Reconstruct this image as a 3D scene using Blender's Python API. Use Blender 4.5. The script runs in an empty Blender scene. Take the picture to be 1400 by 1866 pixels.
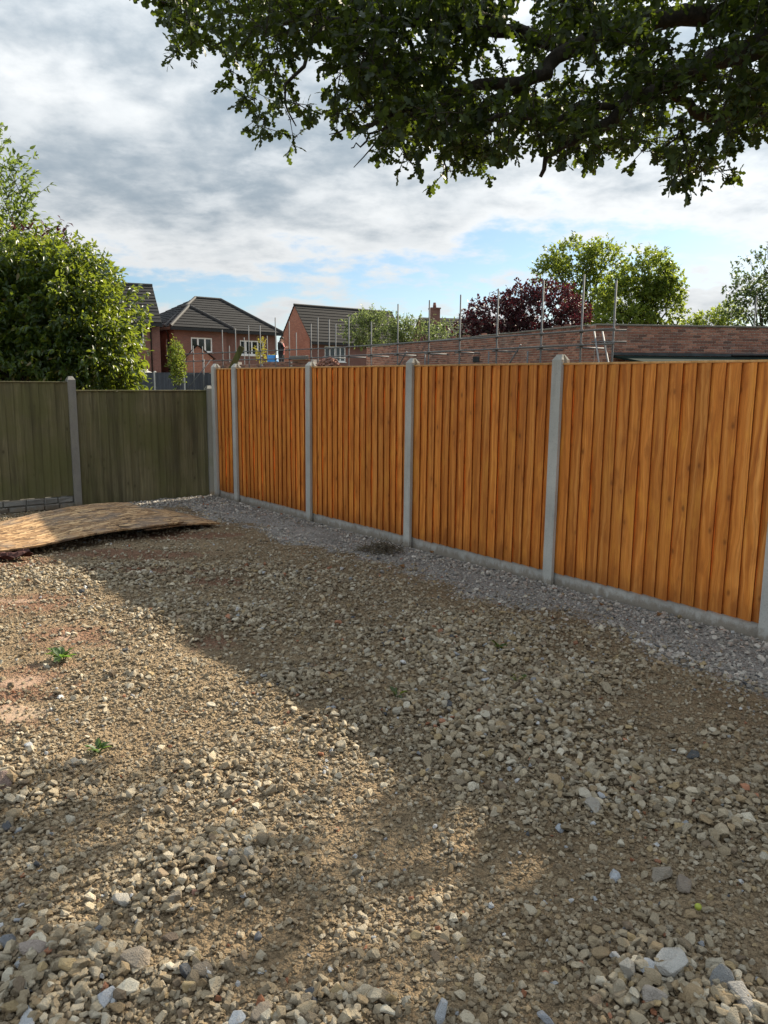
import bpy, bmesh, math, random
import numpy as np
from mathutils import Vector, Matrix, Euler

random.seed(7)
RNG = np.random.default_rng(11)
R = math.radians
scene = bpy.context.scene
COL = scene.collection

# ------------------------------------------------------------------ camera
CAM_H, F_PX, PITCH, ROLL = 1.7291, 1414.85, 0.1668, 0.0087
cam_d = bpy.data.cameras.new('camera')
cam_d.sensor_fit = 'VERTICAL'
cam_d.sensor_height = 24.0
cam_d.lens = 24.0 * F_PX / 1866.0
cam_d.clip_start = 0.05
cam_d.clip_end = 3000
cam = bpy.data.objects.new('camera', cam_d)
COL.objects.link(cam)
cam.matrix_world = Matrix.Translation((0, 0, CAM_H)) @ Matrix.Rotation(math.pi / 2 - PITCH, 4, 'X') @ Matrix.Rotation(ROLL, 4, 'Z')
scene.camera = cam

# ------------------------------------------------------------------ light
SUN_AZ, SUN_EL = R(43), R(30.3)
SUN = Vector((math.sin(SUN_AZ) * math.cos(SUN_EL), math.cos(SUN_AZ) * math.cos(SUN_EL), math.sin(SUN_EL)))
sun_d = bpy.data.lights.new('sun', 'SUN')
sun_d.energy = 5.0
sun_d.angle = R(0.6)
sun_d.color = (1.0, 0.88, 0.69)
sun = bpy.data.objects.new('sun', sun_d)
COL.objects.link(sun)
sun.rotation_euler = (-SUN).to_track_quat('-Z', 'Y').to_euler()

scene.view_settings.view_transform = 'Standard'
scene.view_settings.look = 'None'
scene.view_settings.exposure = 1.3
scene.view_settings.gamma = 1.0
scene.view_settings.use_curve_mapping = False
scene.render.engine = 'CYCLES'
scene.cycles.use_denoising = True
scene.cycles.max_bounces = 7
scene.cycles.diffuse_bounces = 3
scene.cycles.glossy_bounces = 3
scene.cycles.transmission_bounces = 4
scene.cycles.transparent_max_bounces = 4
scene.cycles.caustics_reflective = False
scene.cycles.caustics_refractive = False


# ------------------------------------------------------------------ node helpers
class NT:
    def __init__(self, tree):
        self.t = tree

    def n(self, kind, props=None, **inp):
        nd = self.t.nodes.new(kind)
        for k, v in (props or {}).items():
            setattr(nd, k, v)
        for k, v in inp.items():
            key = int(k[1:]) if k[0] == '_' and k[1:].isdigit() else k.replace('__', ' ')
            self.set(nd.inputs[key], v)
        return nd

    def set(self, sock, v):
        if isinstance(v, bpy.types.NodeSocket):
            self.t.links.new(v, sock)
        elif isinstance(v, bpy.types.Node):
            self.t.links.new(v.outputs[0], sock)
        else:
            if hasattr(sock, 'default_value'):
                try:
                    sock.default_value = v
                except Exception:
                    sock.default_value = tuple(v) + (1.0,)

    def m(self, op, a, b=0.0, c=0.0, clamp=False):
        return self.n('ShaderNodeMath', {'operation': op, 'use_clamp': clamp}, _0=a, _1=b, _2=c).outputs[0]

    def vm(self, op, a, b=(0, 0, 0)):
        nd = self.n('ShaderNodeVectorMath', {'operation': op}, _0=a, _1=b)
        return nd.outputs[1] if op in ('DOT_PRODUCT', 'LENGTH') else nd.outputs[0]

    def mix(self, f, a, b, mode='MIX'):
        nd = self.t.nodes.new('ShaderNodeMix')
        nd.data_type = 'RGBA'
        nd.blend_type = mode
        self.set(nd.inputs[0], f)
        self.set(nd.inputs[6], a)
        self.set(nd.inputs[7], b)
        return nd.outputs[2]

    def sm(self, v, a, b):  # smoothstep a..b
        nd = self.t.nodes.new('ShaderNodeMapRange')
        nd.interpolation_type = 'SMOOTHSTEP'
        self.set(nd.inputs[0], v)
        self.set(nd.inputs[1], a)
        self.set(nd.inputs[2], b)
        return nd.outputs[0]

    def noise(self, vec, scale, detail=4, rough=0.55, dist=0.0):
        nd = self.n('ShaderNodeTexNoise', None, Vector=vec, Scale=scale, Detail=detail, Roughness=rough, Distortion=dist)
        return nd.outputs[0]

    def ramp(self, f, stops):
        nd = self.t.nodes.new('ShaderNodeValToRGB')
        el = nd.color_ramp.elements
        while len(el) < len(stops):
            el.new(0.5)
        for e, (p, c) in zip(el, stops):
            e.position = p
            e.color = tuple(c) + (1.0,)
        self.set(nd.inputs[0], f)
        return nd.outputs[0]


def new_mat(name):
    m = bpy.data.materials.new(name)
    m.use_nodes = True
    t = m.node_tree
    t.nodes.clear()
    nt = NT(t)
    out = t.nodes.new('ShaderNodeOutputMaterial')
    return m, nt, out


def finish(nt, out, col, rough=0.8, bump=None, bdist=0.01, bstr=1.0, metal=0.0, spec=0.3):
    p = nt.n('ShaderNodeBsdfPrincipled')
    nt.set(p.inputs['Base Color'], col)
    nt.set(p.inputs['Roughness'], rough)
    nt.set(p.inputs['Metallic'], metal)
    nt.set(p.inputs['Specular IOR Level'], spec)
    if bump is not None:
        b = nt.n('ShaderNodeBump', None, Height=bump, Distance=bdist, Strength=bstr)
        nt.set(p.inputs['Normal'], b)
    nt.t.links.new(p.outputs[0], out.inputs[0])
    return p


# ------------------------------------------------------------------ sky: clear blue above, broken stratocumulus deck
world = bpy.data.worlds.new('World')
scene.world = world
world.use_nodes = True
wt = world.node_tree
wt.nodes.clear()
w = NT(wt)
wout = wt.nodes.new('ShaderNodeOutputWorld')
sky = wt.nodes.new('ShaderNodeTexSky')
sky.sky_type = 'NISHITA'
sky.sun_disc = False
sky.sun_elevation = SUN_EL
sky.sun_rotation = SUN_AZ
sky.air_density = 1.0
sky.dust_density = 0.6
sky.ozone_density = 1.5
tc = wt.nodes.new('ShaderNodeTexCoord').outputs['Generated']
sep = w.n('ShaderNodeSeparateXYZ', None, Vector=tc)
dz = w.m('MAXIMUM', sep.outputs[2], 0.0)
den = w.m('ADD', dz, 0.22)
px_ = w.m('DIVIDE', sep.outputs[0], den)
py_ = w.m('DIVIDE', sep.outputs[1], den)
pl = w.n('ShaderNodeCombineXYZ', None, X=px_, Y=py_, Z=0.0).outputs[0]
plo = w.vm('ADD', pl, (6.35, 2.9, 0.0))
big = w.noise(plo, 1.25, 3, 0.5, 0.2)
med = w.noise(plo, 4.2, 10, 0.56, 0.10)
fine = w.noise(w.vm('ADD', plo, (9.3, 2.2, 4.0)), 12.0, 8, 0.60, 0.15)
dens = w.m('ADD', w.m('MULTIPLY', big, 0.50), w.m('ADD', w.m('MULTIPLY', med, 0.42), w.m('MULTIPLY', fine, 0.16)))
# closed deck overhead, broken up towards its far edge low over the houses
cover = w.sm(dz, 0.105, 0.26)
thr = w.m('SUBTRACT', 0.556, w.m('MULTIPLY', cover, 0.226))
over = w.m('SUBTRACT', dens, thr)
cl = w.sm(over, -0.060, 0.060)
thick = w.sm(over, 0.02, 0.30)
mot = w.noise(w.vm('ADD', plo, (1.7, 5.2, 2.0)), 5.0, 8, 0.56, 0.15)
sdot = w.vm('DOT_PRODUCT', tc, tuple(SUN))
sdot = w.m('MAXIMUM', sdot, 0.0)
glow = w.m('ADD', w.m('MULTIPLY', w.m('POWER', sdot, 4.0), 0.20), w.m('MULTIPLY', w.m('POWER', sdot, 30.0), 1.2))
lit = w.mix(thick, (7.4, 7.6, 7.7, 1), (2.85, 3.45, 4.0, 1))
lit = w.mix(w.m('MULTIPLY', w.sm(mot, 0.46, 0.72), 0.7), lit, (6.8, 7.1, 7.3, 1))
# overcast luminance law: the deck is brightest overhead
bright = w.m('MULTIPLY', w.m('ADD', 0.86, glow), w.m('ADD', 0.66, w.m('MULTIPLY', dz, 1.32)))
lit = w.mix(1.0, lit, w.n('ShaderNodeCombineXYZ', None, X=bright, Y=bright, Z=bright).outputs[0], 'MULTIPLY')
# thin white haze just above the horizon
skyb = w.mix(w.m('SUBTRACT', 1.0, w.sm(dz, 0.0, 0.085)), w.mix(1.0, sky.outputs[0], (0.68, 0.77, 0.86, 1), 'MULTIPLY'), (4.9, 6.0, 6.7, 1))
allc = w.mix(cl, skyb, lit)
bg = w.n('ShaderNodeBackground', None, Color=allc, Strength=0.062)
wt.links.new(bg.outputs[0], wout.inputs[0])


# ------------------------------------------------------------------ pixel (of the 1400x1866 photo) to point
def ray(x, y):
    u2 = (x - 700.0) / F_PX
    v2 = (933.0 - y) / F_PX
    u = u2 * math.cos(ROLL) - v2 * math.sin(ROLL)
    v = u2 * math.sin(ROLL) + v2 * math.cos(ROLL)
    c, s = math.cos(PITCH), math.sin(PITCH)
    return Vector((u, c + v * s, -s + v * c))


def at(x, y, Y):
    d = ray(x, y)
    return Vector((0, 0, CAM_H)) + d * (Y / d.y)


def gr(x, y, z=0.0):
    d = ray(x, y)
    return Vector((0, 0, CAM_H)) + d * ((z - CAM_H) / d.z)


# ------------------------------------------------------------------ mesh helpers
class MB:
    def __init__(self):
        self.v = []
        self.f = []
        self.mi = []

    def add(self, vs, fs, mi=0):
        o = len(self.v)
        self.v += [tuple(p) for p in vs]
        for f in fs:
            self.f.append(tuple(i + o for i in f))
            self.mi.append(mi)

    def box(self, a, b, mi=0, M=None):
        x0, y0, z0 = a
        x1, y1, z1 = b
        vs = [(x0, y0, z0), (x1, y0, z0), (x1, y1, z0), (x0, y1, z0), (x0, y0, z1), (x1, y0, z1), (x1, y1, z1), (x0, y1, z1)]
        if M is not None:
            vs = [tuple(M @ Vector(p)) for p in vs]
        self.add(vs, [(0, 3, 2, 1), (4, 5, 6, 7), (0, 1, 5, 4), (1, 2, 6, 5), (2, 3, 7, 6), (3, 0, 4, 7)], mi)

    def tube(self, pts, rad, seg=6, mi=0):
        pts = [Vector(p) for p in pts]
        n = len(pts)
        if not hasattr(rad, '__len__'):
            rad = [rad] * n
        vs, fs = [], []
        up = Vector((0.13, 0.31, 0.94))
        for i, p in enumerate(pts):
            t = (pts[min(i + 1, n - 1)] - pts[max(i - 1, 0)]).normalized()
            a = t.cross(up)
            if a.length < 0.05:
                a = t.cross(Vector((1, 0, 0)))
            a.normalize()
            b = t.cross(a)
            for k in range(seg):
                an = 2 * math.pi * k / seg
                vs.append(p + (a * math.cos(an) + b * math.sin(an)) * rad[i])
        for i in range(n - 1):
            for k in range(seg):
                k2 = (k + 1) % seg
                fs.append((i * seg + k, i * seg + k2, (i + 1) * seg + k2, (i + 1) * seg + k))
        fs.append(tuple(range(seg))[::-1])
        fs.append(tuple((n - 1) * seg + k for k in range(seg)))
        self.add(vs, fs, mi)

    def mesh(self, name, mats, smooth=False, bevel=0.0):
        me = bpy.data.meshes.new(name)
        me.from_pydata(self.v, [], self.f)
        for m in (mats if isinstance(mats, (list, tuple)) else [mats]):
            me.materials.append(m)
        me.polygons.foreach_set('material_index', self.mi)
        if smooth:
            me.polygons.foreach_set('use_smooth', [True] * len(self.f))
        if bevel > 0:
            bm = bmesh.new()
            bm.from_mesh(me)
            bmesh.ops.bevel(bm, geom=bm.edges[:], offset=bevel, segments=1, affect='EDGES')
            bm.to_mesh(me)
            bm.free()
        me.update()
        return me


def np_mesh(name, verts, quads, mat, smooth=False):
    """verts (N,3), quads (M,k) all the same size"""
    me = bpy.data.meshes.new(name)
    n, (m_, k) = len(verts), quads.shape
    me.vertices.add(n)
    me.vertices.foreach_set('co', verts.astype(np.float32).ravel())
    me.loops.add(m_ * k)
    me.loops.foreach_set('vertex_index', quads.astype(np.int32).ravel())
    me.polygons.add(m_)
    me.polygons.foreach_set('loop_start', np.arange(0, m_ * k, k, dtype=np.int32))
    if smooth:
        me.polygons.foreach_set('use_smooth', np.ones(m_, dtype=bool))
    me.materials.append(mat)
    me.update(calc_edges=True)
    return me


def link(name, data, parent=None, loc=None, rotz=None):
    o = bpy.data.objects.new(name, data)
    COL.objects.link(o)
    if loc is not None:
        o.location = loc
    if rotz is not None:
        o.rotation_euler = (0, 0, rotz)
    if parent is not None:
        o.parent = parent
    return o


def tag(o, label, cat, group=None):
    o['label'] = label
    o['category'] = cat
    if group:
        o['group'] = group
    return o


def thing(name, label, cat, loc=(0, 0, 0), rotz=0.0, group=None):
    return tag(link(name, None, None, loc, rotz), label, cat, group)


def local(root, p):
    """world point -> coordinates of a root that is only moved and turned about z"""
    M = Matrix.Translation(root.location) @ Matrix.Rotation(root.rotation_euler.z, 4, 'Z')
    return M.inverted() @ Vector(p)


# ------------------------------------------------------------------ materials
def obj_random(nt):
    return nt.n('ShaderNodeObjectInfo').outputs['Random']


def obj_co(nt):
    return nt.n('ShaderNodeTexCoord').outputs['Object']


def mat_board(name, dark, mid, light, gold, moss=None, rough=0.62):
    m, nt, out = new_mat(name)
    co = obj_co(nt)
    rnd = obj_random(nt)
    off = nt.n('ShaderNodeCombineXYZ', None, X=nt.m('MULTIPLY', rnd, 37.0), Y=nt.m('MULTIPLY', rnd, 91.0), Z=nt.m('MULTIPLY', rnd, 53.0)).outputs[0]
    # slow sideways wander of the grain, broken round knots
    wob = nt.noise(nt.vm('ADD', nt.vm('MULTIPLY', co, (6.0, 1.0, 2.2)), off), 1.0, 2, 0.5)
    sx = nt.n('ShaderNodeSeparateXYZ', None, Vector=co)
    gx = nt.m('ADD', sx.outputs[0], nt.m('MULTIPLY', nt.m('SUBTRACT', wob, 0.5), 0.10))
    gco = nt.vm('ADD', nt.n('ShaderNodeCombineXYZ', None, X=nt.m('MULTIPLY', gx, 34.0), Y=0.0, Z=nt.m('MULTIPLY', sx.outputs[2], 0.8)).outputs[0], off)
    ring = nt.noise(gco, 1.0, 3, 0.5)
    fineg = nt.noise(nt.vm('ADD', nt.n('ShaderNodeCombineXYZ', None, X=nt.m('MULTIPLY', gx, 190.0), Y=0.0, Z=nt.m('MULTIPLY', sx.outputs[2], 4.0)).outputs[0], off), 1.0, 3, 0.6)
    kv = nt.n('ShaderNodeTexVoronoi', {'feature': 'F1'}, Vector=nt.vm('ADD', nt.vm('MULTIPLY', co, (9.0, 0.0, 5.2)), nt.vm('MULTIPLY', off, (1.0, 1.0, 0.02))), Scale=1.0, Randomness=1.0)
    kd = kv.outputs['Distance']
    kpick = nt.m('GREATER_THAN', nt.n('ShaderNodeSeparateColor', None, Color=kv.outputs['Color']).outputs[0], 0.38)
    knot = nt.m('MULTIPLY', nt.m('SUBTRACT', 1.0, nt.sm(kd, 0.03, 0.19)), kpick)
    halo = nt.m('MULTIPLY', nt.m('SUBTRACT', 1.0, nt.sm(kd, 0.15, 0.55)), kpick)
    patch = nt.noise(nt.vm('ADD', nt.vm('MULTIPLY', co, (9.0, 1.0, 3.0)), off), 1.0, 4, 0.6)
    c = nt.ramp(ring, [(0.25, dark), (0.5, mid), (0.78, light)])
    c = nt.mix(nt.m('MULTIPLY', nt.sm(patch, 0.5, 0.72), 0.65), c, gold)
    c = nt.mix(nt.m('MULTIPLY', nt.m('SUBTRACT', 1.0, nt.sm(patch, 0.28, 0.46)), 0.6), c, dark)
    c = nt.mix(nt.m('MULTIPLY', nt.sm(fineg, 0.4, 0.7), 0.42), c, dark)
    c = nt.mix(nt.m('MULTIPLY', halo, 0.30), c, dark)
    c = nt.mix(nt.m('MULTIPLY', knot, 0.7), c, tuple(x * 0.42 for x in dark))
    val = nt.m('ADD', 0.84, nt.m('MULTIPLY', rnd, 0.30))
    c = nt.mix(1.0, c, nt.n('ShaderNodeCombineXYZ', None, X=val, Y=val, Z=val).outputs[0], 'MULTIPLY')
    if moss is not None:
        wp = nt.n('ShaderNodeNewGeometry').outputs['Position']
        g = nt.noise(wp, 1.3, 4, 0.6)
        st = nt.noise(nt.vm('MULTIPLY', wp, (9.0, 9.0, 0.6)), 1.0, 3, 0.6)
        c = nt.mix(nt.m('MULTIPLY', nt.sm(g, 0.38, 0.66), 0.75), c, moss)
        c = nt.mix(nt.m('MULTIPLY', nt.sm(st, 0.5, 0.72), 0.55), c, tuple(x * 0.40 for x in dark))
    else:
        # splash-dirtied, damp lower ends
        low = nt.m('SUBTRACT', 1.0, nt.sm(nt.m('ADD', sx.outputs[2], nt.m('MULTIPLY', patch, 0.18)), 0.08, 0.30))
        c = nt.mix(nt.m('MULTIPLY', low, 0.45), c, tuple(x * 0.45 for x in dark))
    h = nt.m('ADD', nt.m('MULTIPLY', fineg, 0.6), nt.m('MULTIPLY', knot, -0.5))
    finish(nt, out, c, nt.m('ADD', rough - 0.1, nt.m('MULTIPLY', ring, 0.2)), h, 0.0025, 0.9, spec=0.35)
    return m


M_ORANGE = mat_board('stained_featheredge_wood', (0.35, 0.098, 0.014), (0.66, 0.222, 0.033), (0.90, 0.40, 0.10), (0.82, 0.34, 0.05))
M_OLD = mat_board('weathered_green_wood', (0.092, 0.080, 0.043), (0.145, 0.128, 0.070), (0.215, 0.192, 0.112), (0.14, 0.118, 0.055), moss=(0.098, 0.100, 0.034), rough=0.85)
M_CHAR = mat_board('charcoal_wood', (0.050, 0.055, 0.066), (0.068, 0.074, 0.088), (0.085, 0.092, 0.106), (0.075, 0.08, 0.092), rough=0.8)
M_PLANK = mat_board('mossy_plank_wood', (0.06, 0.06, 0.02), (0.10, 0.10, 0.035), (0.15, 0.14, 0.06), (0.08, 0.1, 0.03), moss=(0.09, 0.12, 0.03), rough=0.9)


def mat_concrete(name, a, b, green=0.0):
    m, nt, out = new_mat(name)
    wp = nt.n('ShaderNodeNewGeometry').outputs['Position']
    n1 = nt.noise(wp, 3.0, 5, 0.6)
    n2 = nt.noise(wp, 90.0, 3, 0.6)
    st = nt.noise(nt.vm('MULTIPLY', wp, (14.0, 14.0, 1.2)), 1.0, 4, 0.6)
    c = nt.ramp(n1, [(0.3, a), (0.7, b)])
    c = nt.mix(nt.m('MULTIPLY', nt.sm(n2, 0.52, 0.7), 0.35), c, tuple(x * 0.55 for x in a))
    c = nt.mix(nt.m('MULTIPLY', nt.sm(st, 0.5, 0.75), 0.4), c, tuple(x * 0.62 for x in a))
    pz = nt.n('ShaderNodeSeparateXYZ', None, Vector=wp).outputs[2]
    spl = nt.noise(nt.vm('MULTIPLY', wp, (16.0, 16.0, 9.0)), 1.0, 5, 0.7)
    low = nt.m('SUBTRACT', 1.0, nt.sm(nt.m('SUBTRACT', pz, nt.m('MULTIPLY', nt.m('SUBTRACT', spl, 0.45), 0.22)), 0.0, 0.075))
    c = nt.mix(nt.m('MULTIPLY', low, 0.65), c, (0.17, 0.125, 0.08, 1))
    if green:
        c = nt.mix(nt.m('MULTIPLY', nt.sm(n1, 0.45, 0.7), green), c, (0.10, 0.11, 0.045, 1))
    finish(nt, out, c, 0.88, n2, 0.004, 0.7, spec=0.25)
    return m


M_CONC = mat_concrete('new_concrete', (0.37, 0.365, 0.34), (0.50, 0.49, 0.455))
M_CONC_OLD = mat_concrete('old_concrete', (0.19, 0.183, 0.168), (0.28, 0.27, 0.245), 0.4)
M_COPE = mat_concrete('stone_coping', (0.16, 0.15, 0.13), (0.28, 0.26, 0.23), 0.3)
M_WALLSTONE = mat_concrete('rock_faced_concrete', (0.15, 0.145, 0.135), (0.27, 0.26, 0.24), 0.25)


def mat_plain(name, col, rough=0.6, var=0.12, scale=12.0, metal=0.0, spec=0.35, bump=0.0):
    m, nt, out = new_mat(name)
    wp = nt.n('ShaderNodeNewGeometry').outputs['Position']
    n1 = nt.noise(wp, scale, 5, 0.6)
    c = nt.mix(nt.sm(n1, 0.3, 0.75), tuple(x * (1 - var) for x in col), tuple(min(1, x * (1 + var)) for x in col))
    finish(nt, out, c, nt.m('ADD', rough - 0.05, nt.m('MULTIPLY', n1, 0.12)), n1 if bump else None, bump or 0.01, 0.6, metal, spec)
    return m


M_EDGE_SHADE = mat_plain('sawn_edge_painted_shade', (0.22, 0.064, 0.014), 0.9, 0.3, 40.0, 0.0, 0.1)  # shadow line between overlapping boards, put into the edge colour
M_OLD_EDGE_SHADE = mat_plain('old_edge_painted_shade', (0.030, 0.028, 0.016), 0.95, 0.3, 40.0, 0.0, 0.1)  # joint shade of the old boards, painted as a near-black edge
M_MORTAR = mat_plain('mortar', (0.56, 0.51, 0.45), 0.95, 0.2, 25.0)
M_UPVC = mat_plain('white_frame_plastic', (0.80, 0.80, 0.79), 0.35, 0.04, 3.0)
M_BLACKP = mat_plain('black_plastic', (0.018, 0.018, 0.020), 0.4, 0.2, 6.0)
M_GALV = mat_plain('galvanised_tube', (0.15, 0.155, 0.16), 0.7, 0.30, 30.0, 0.2, 0.2)
M_COUPLER = mat_plain('rusty_coupler', (0.12, 0.10, 0.09), 0.6, 0.35, 60.0, 0.6)
M_TILE = mat_plain('dark_roof_tile', (0.015, 0.015, 0.0165), 0.85, 0.25, 5.0, 0.0, 0.2)
M_RIDGE = mat_plain('ridge_tile', (0.05, 0.048, 0.047), 0.75, 0.3, 8.0)
M_DECK = mat_plain('scaffold_deck_wood', (0.30, 0.25, 0.18), 0.85, 0.3, 14.0)
M_BLUE = mat_plain('blue_plastic', (0.03, 0.21, 0.55), 0.35, 0.12, 9.0)
M_GREENROOF = mat_plain('green_felt_roof', (0.013, 0.022, 0.019), 0.95, 0.35, 2.5, 0.0, 0.03)
M_LEAD = mat_plain('dark_lead_flashing', (0.045, 0.055, 0.06), 0.5, 0.3, 4.0)
M_LADDER = mat_plain('orange_ladder', (0.75, 0.10, 0.03), 0.45, 0.1, 8.0)
M_CANVAS = mat_plain('pale_canvas', (0.55, 0.52, 0.46), 0.8, 0.08, 5.0)
M_BARK = mat_plain('bark', (0.036, 0.030, 0.023), 0.95, 0.45, 22.0, bump=0.02)
M_DARKVENT = mat_plain('dark_vent', (0.012, 0.013, 0.015), 0.5, 0.2, 9.0)
M_CLOTH = mat_plain('black_fabric', (0.012, 0.012, 0.015), 0.9, 0.3, 40.0)
M_JEANS = mat_plain('dark_trousers', (0.018, 0.020, 0.028), 0.9, 0.3, 40.0)
M_SKIN = mat_plain('skin', (0.50, 0.30, 0.22), 0.55, 0.08, 30.0)
M_SHIRT = mat_plain('red_shirt', (0.42, 0.12, 0.10), 0.85, 0.15, 40.0)
M_HAIR = mat_plain('dark_hair', (0.015, 0.012, 0.010), 0.7, 0.2, 80.0)
M_RUST = mat_plain('dark_red_rag', (0.055, 0.018, 0.014), 0.85, 0.4, 30.0)
M_BROWNLEAF = mat_plain('dead_leaf', (0.16, 0.075, 0.025), 0.8, 0.4, 50.0)
M_ROOTS = mat_plain('dry_roots', (0.11, 0.09, 0.062), 0.95, 0.5, 60.0)
M_FRUIT = mat_plain('yellow_green_fruit', (0.30, 0.34, 0.05), 0.4, 0.2, 60.0)


def mat_glass():
    m, nt, out = new_mat('window_glass')
    wp = nt.n('ShaderNodeNewGeometry').outputs['Position']
    n1 = nt.noise(wp, 0.7, 2, 0.5)
    c = nt.mix(nt.sm(n1, 0.4, 0.6), (0.010, 0.013, 0.016, 1), (0.035, 0.045, 0.050, 1))
    finish(nt, out, c, 0.06, n1, 0.01, 0.05, spec=0.6)
    return m


M_GLASS = mat_glass()


def mat_housebrick(name, a, b, mortar):
    m, nt, out = new_mat(name)
    co = obj_co(nt)
    sx = nt.n('ShaderNodeSeparateXYZ', None, Vector=co)
    v = nt.n('ShaderNodeCombineXYZ', None, X=nt.m('ADD', sx.outputs[0], sx.outputs[1]), Y=sx.outputs[2], Z=0.0).outputs[0]
    bt = nt.n('ShaderNodeTexBrick', {'offset': 0.5}, Vector=v, Color1=a, Color2=b, Mortar=mortar, Scale=1.0)
    bt.inputs['Mortar Size'].default_value = 0.008
    bt.inputs['Brick Width'].default_value = 0.225
    bt.inputs['Row Height'].default_value = 0.075
    n1 = nt.noise(co, 1.1, 5, 0.6)
    n2 = nt.noise(co, 22.0, 2, 0.6)
    c = nt.mix(nt.m('MULTIPLY', nt.sm(n1, 0.35, 0.7), 0.4), bt.outputs[0], tuple(x * 0.6 for x in a))
    c = nt.mix(nt.m('MULTIPLY', nt.sm(n2, 0.5, 0.7), 0.3), c, tuple(min(1, x * 1.4) for x in b))
    finish(nt, out, c, 0.9, bt.outputs[1], 0.01, -0.4, spec=0.2)
    return m


M_HBRICK = mat_housebrick('house_brickwork', (0.225, 0.102, 0.080), (0.165, 0.080, 0.066), (0.22, 0.16, 0.14))
M_HBRICK2 = mat_housebrick('red_gable_brickwork', (0.42, 0.17, 0.105), (0.28, 0.105, 0.07), (0.36, 0.25, 0.20))


def mat_brick_piece():
    m, nt, out = new_mat('old_red_brick')
    rnd = obj_random(nt)
    isl = nt.n('ShaderNodeNewGeometry').outputs['Random Per Island']
    r = nt.m('FRACT', nt.m('ADD', rnd, isl))
    wp = nt.n('ShaderNodeNewGeometry').outputs['Position']
    c = nt.ramp(r, [(0.0, (0.13, 0.075, 0.062)), (0.2, (0.22, 0.105, 0.078)), (0.6, (0.31, 0.145, 0.102)), (0.85, (0.40, 0.21, 0.15)), (1.0, (0.19, 0.115, 0.10))])
    n1 = nt.noise(wp, 30.0, 4, 0.6)
    c = nt.mix(nt.m('MULTIPLY', nt.sm(n1, 0.45, 0.75), 0.4), c, (0.09, 0.05, 0.042, 1))
    n3 = nt.noise(wp, 0.8, 4, 0.6)
    c = nt.mix(nt.m('MULTIPLY', nt.sm(n3, 0.5, 0.75), 0.35), c, (0.33, 0.27, 0.23, 1))
    finish(nt, out, c, 0.93, n1, 0.004, 0.6, spec=0.2)
    return m


M_BRICK = mat_brick_piece()


def mat_leaf(name, stops, trans, tfac=0.45, rough=0.5, spec=0.35):
    m, nt, out = new_mat(name)
    g = nt.n('ShaderNodeNewGeometry')
    isl = g.outputs['Random Per Island']
    c = nt.ramp(isl, stops)
    p = nt.n('ShaderNodeBsdfPrincipled')
    nt.set(p.inputs['Base Color'], c)
    nt.set(p.inputs['Roughness'], rough)
    nt.set(p.inputs['Specular IOR Level'], spec)
    tcol = nt.mix(0.6, c, trans)
    tr = nt.n('ShaderNodeBsdfTranslucent', None, Color=tcol)
    mx = nt.n('ShaderNodeMixShader', None, Fac=tfac)
    nt.t.links.new(p.outputs[0], mx.inputs[1])
    nt.t.links.new(tr.outputs[0], mx.inputs[2])
    nt.t.links.new(mx.outputs[0], out.inputs[0])
    return m


L_OAK = mat_leaf('oak_leaf', [(0, (0.010, 0.019, 0.006)), (0.5, (0.017, 0.031, 0.008)), (0.9, (0.032, 0.052, 0.012)), (1, (0.07, 0.10, 0.016))], (0.20, 0.28, 0.02, 1), 0.31)
L_BUSH = mat_leaf('bush_leaf', [(0, (0.016, 0.036, 0.010)), (0.6, (0.030, 0.064, 0.014)), (0.93, (0.055, 0.095, 0.020)), (1, (0.15, 0.09, 0.03))], (0.46, 0.56, 0.04, 1), 0.36, 0.4, 0.5)
L_TALL = mat_leaf('tall_tree_leaf', [(0, (0.035, 0.065, 0.018)), (0.6, (0.06, 0.10, 0.03)), (1, (0.10, 0.13, 0.04))], (0.30, 0.40, 0.06, 1), 0.45)
L_PURPLE = mat_leaf('purple_leaf', [(0, (0.014, 0.007, 0.010)), (0.6, (0.027, 0.010, 0.015)), (1, (0.060, 0.017, 0.022))], (0.16, 0.025, 0.035, 1), 0.28)
L_GREEN = mat_leaf('maple_leaf', [(0, (0.045, 0.080, 0.015)), (0.5, (0.075, 0.120, 0.02)), (1, (0.13, 0.155, 0.03))], (0.38, 0.46, 0.05, 1), 0.5)
L_OLIVE = mat_leaf('willow_leaf', [(0, (0.045, 0.065, 0.028)), (0.5, (0.075, 0.105, 0.045)), (1, (0.13, 0.16, 0.075))], (0.28, 0.36, 0.10, 1), 0.45)
L_DARK = mat_leaf('alder_leaf', [(0, (0.020, 0.038, 0.018)), (0.6, (0.036, 0.062, 0.026)), (1, (0.07, 0.10, 0.04))], (0.2, 0.28, 0.06, 1), 0.35)
L_LIME = mat_leaf('lime_leaf', [(0, (0.07, 0.12, 0.02)), (1, (0.15, 0.20, 0.035))], (0.42, 0.5, 0.06, 1), 0.5)
L_YELLOW = mat_leaf('yellow_shrub_leaf', [(0, (0.20, 0.18, 0.03)), (1, (0.38, 0.33, 0.05))], (0.5, 0.45, 0.06, 1), 0.45)
L_WEED = mat_leaf('weed_leaf', [(0, (0.045, 0.08, 0.03)), (1, (0.08, 0.13, 0.045))], (0.25, 0.45, 0.05, 1), 0.4)


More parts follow.
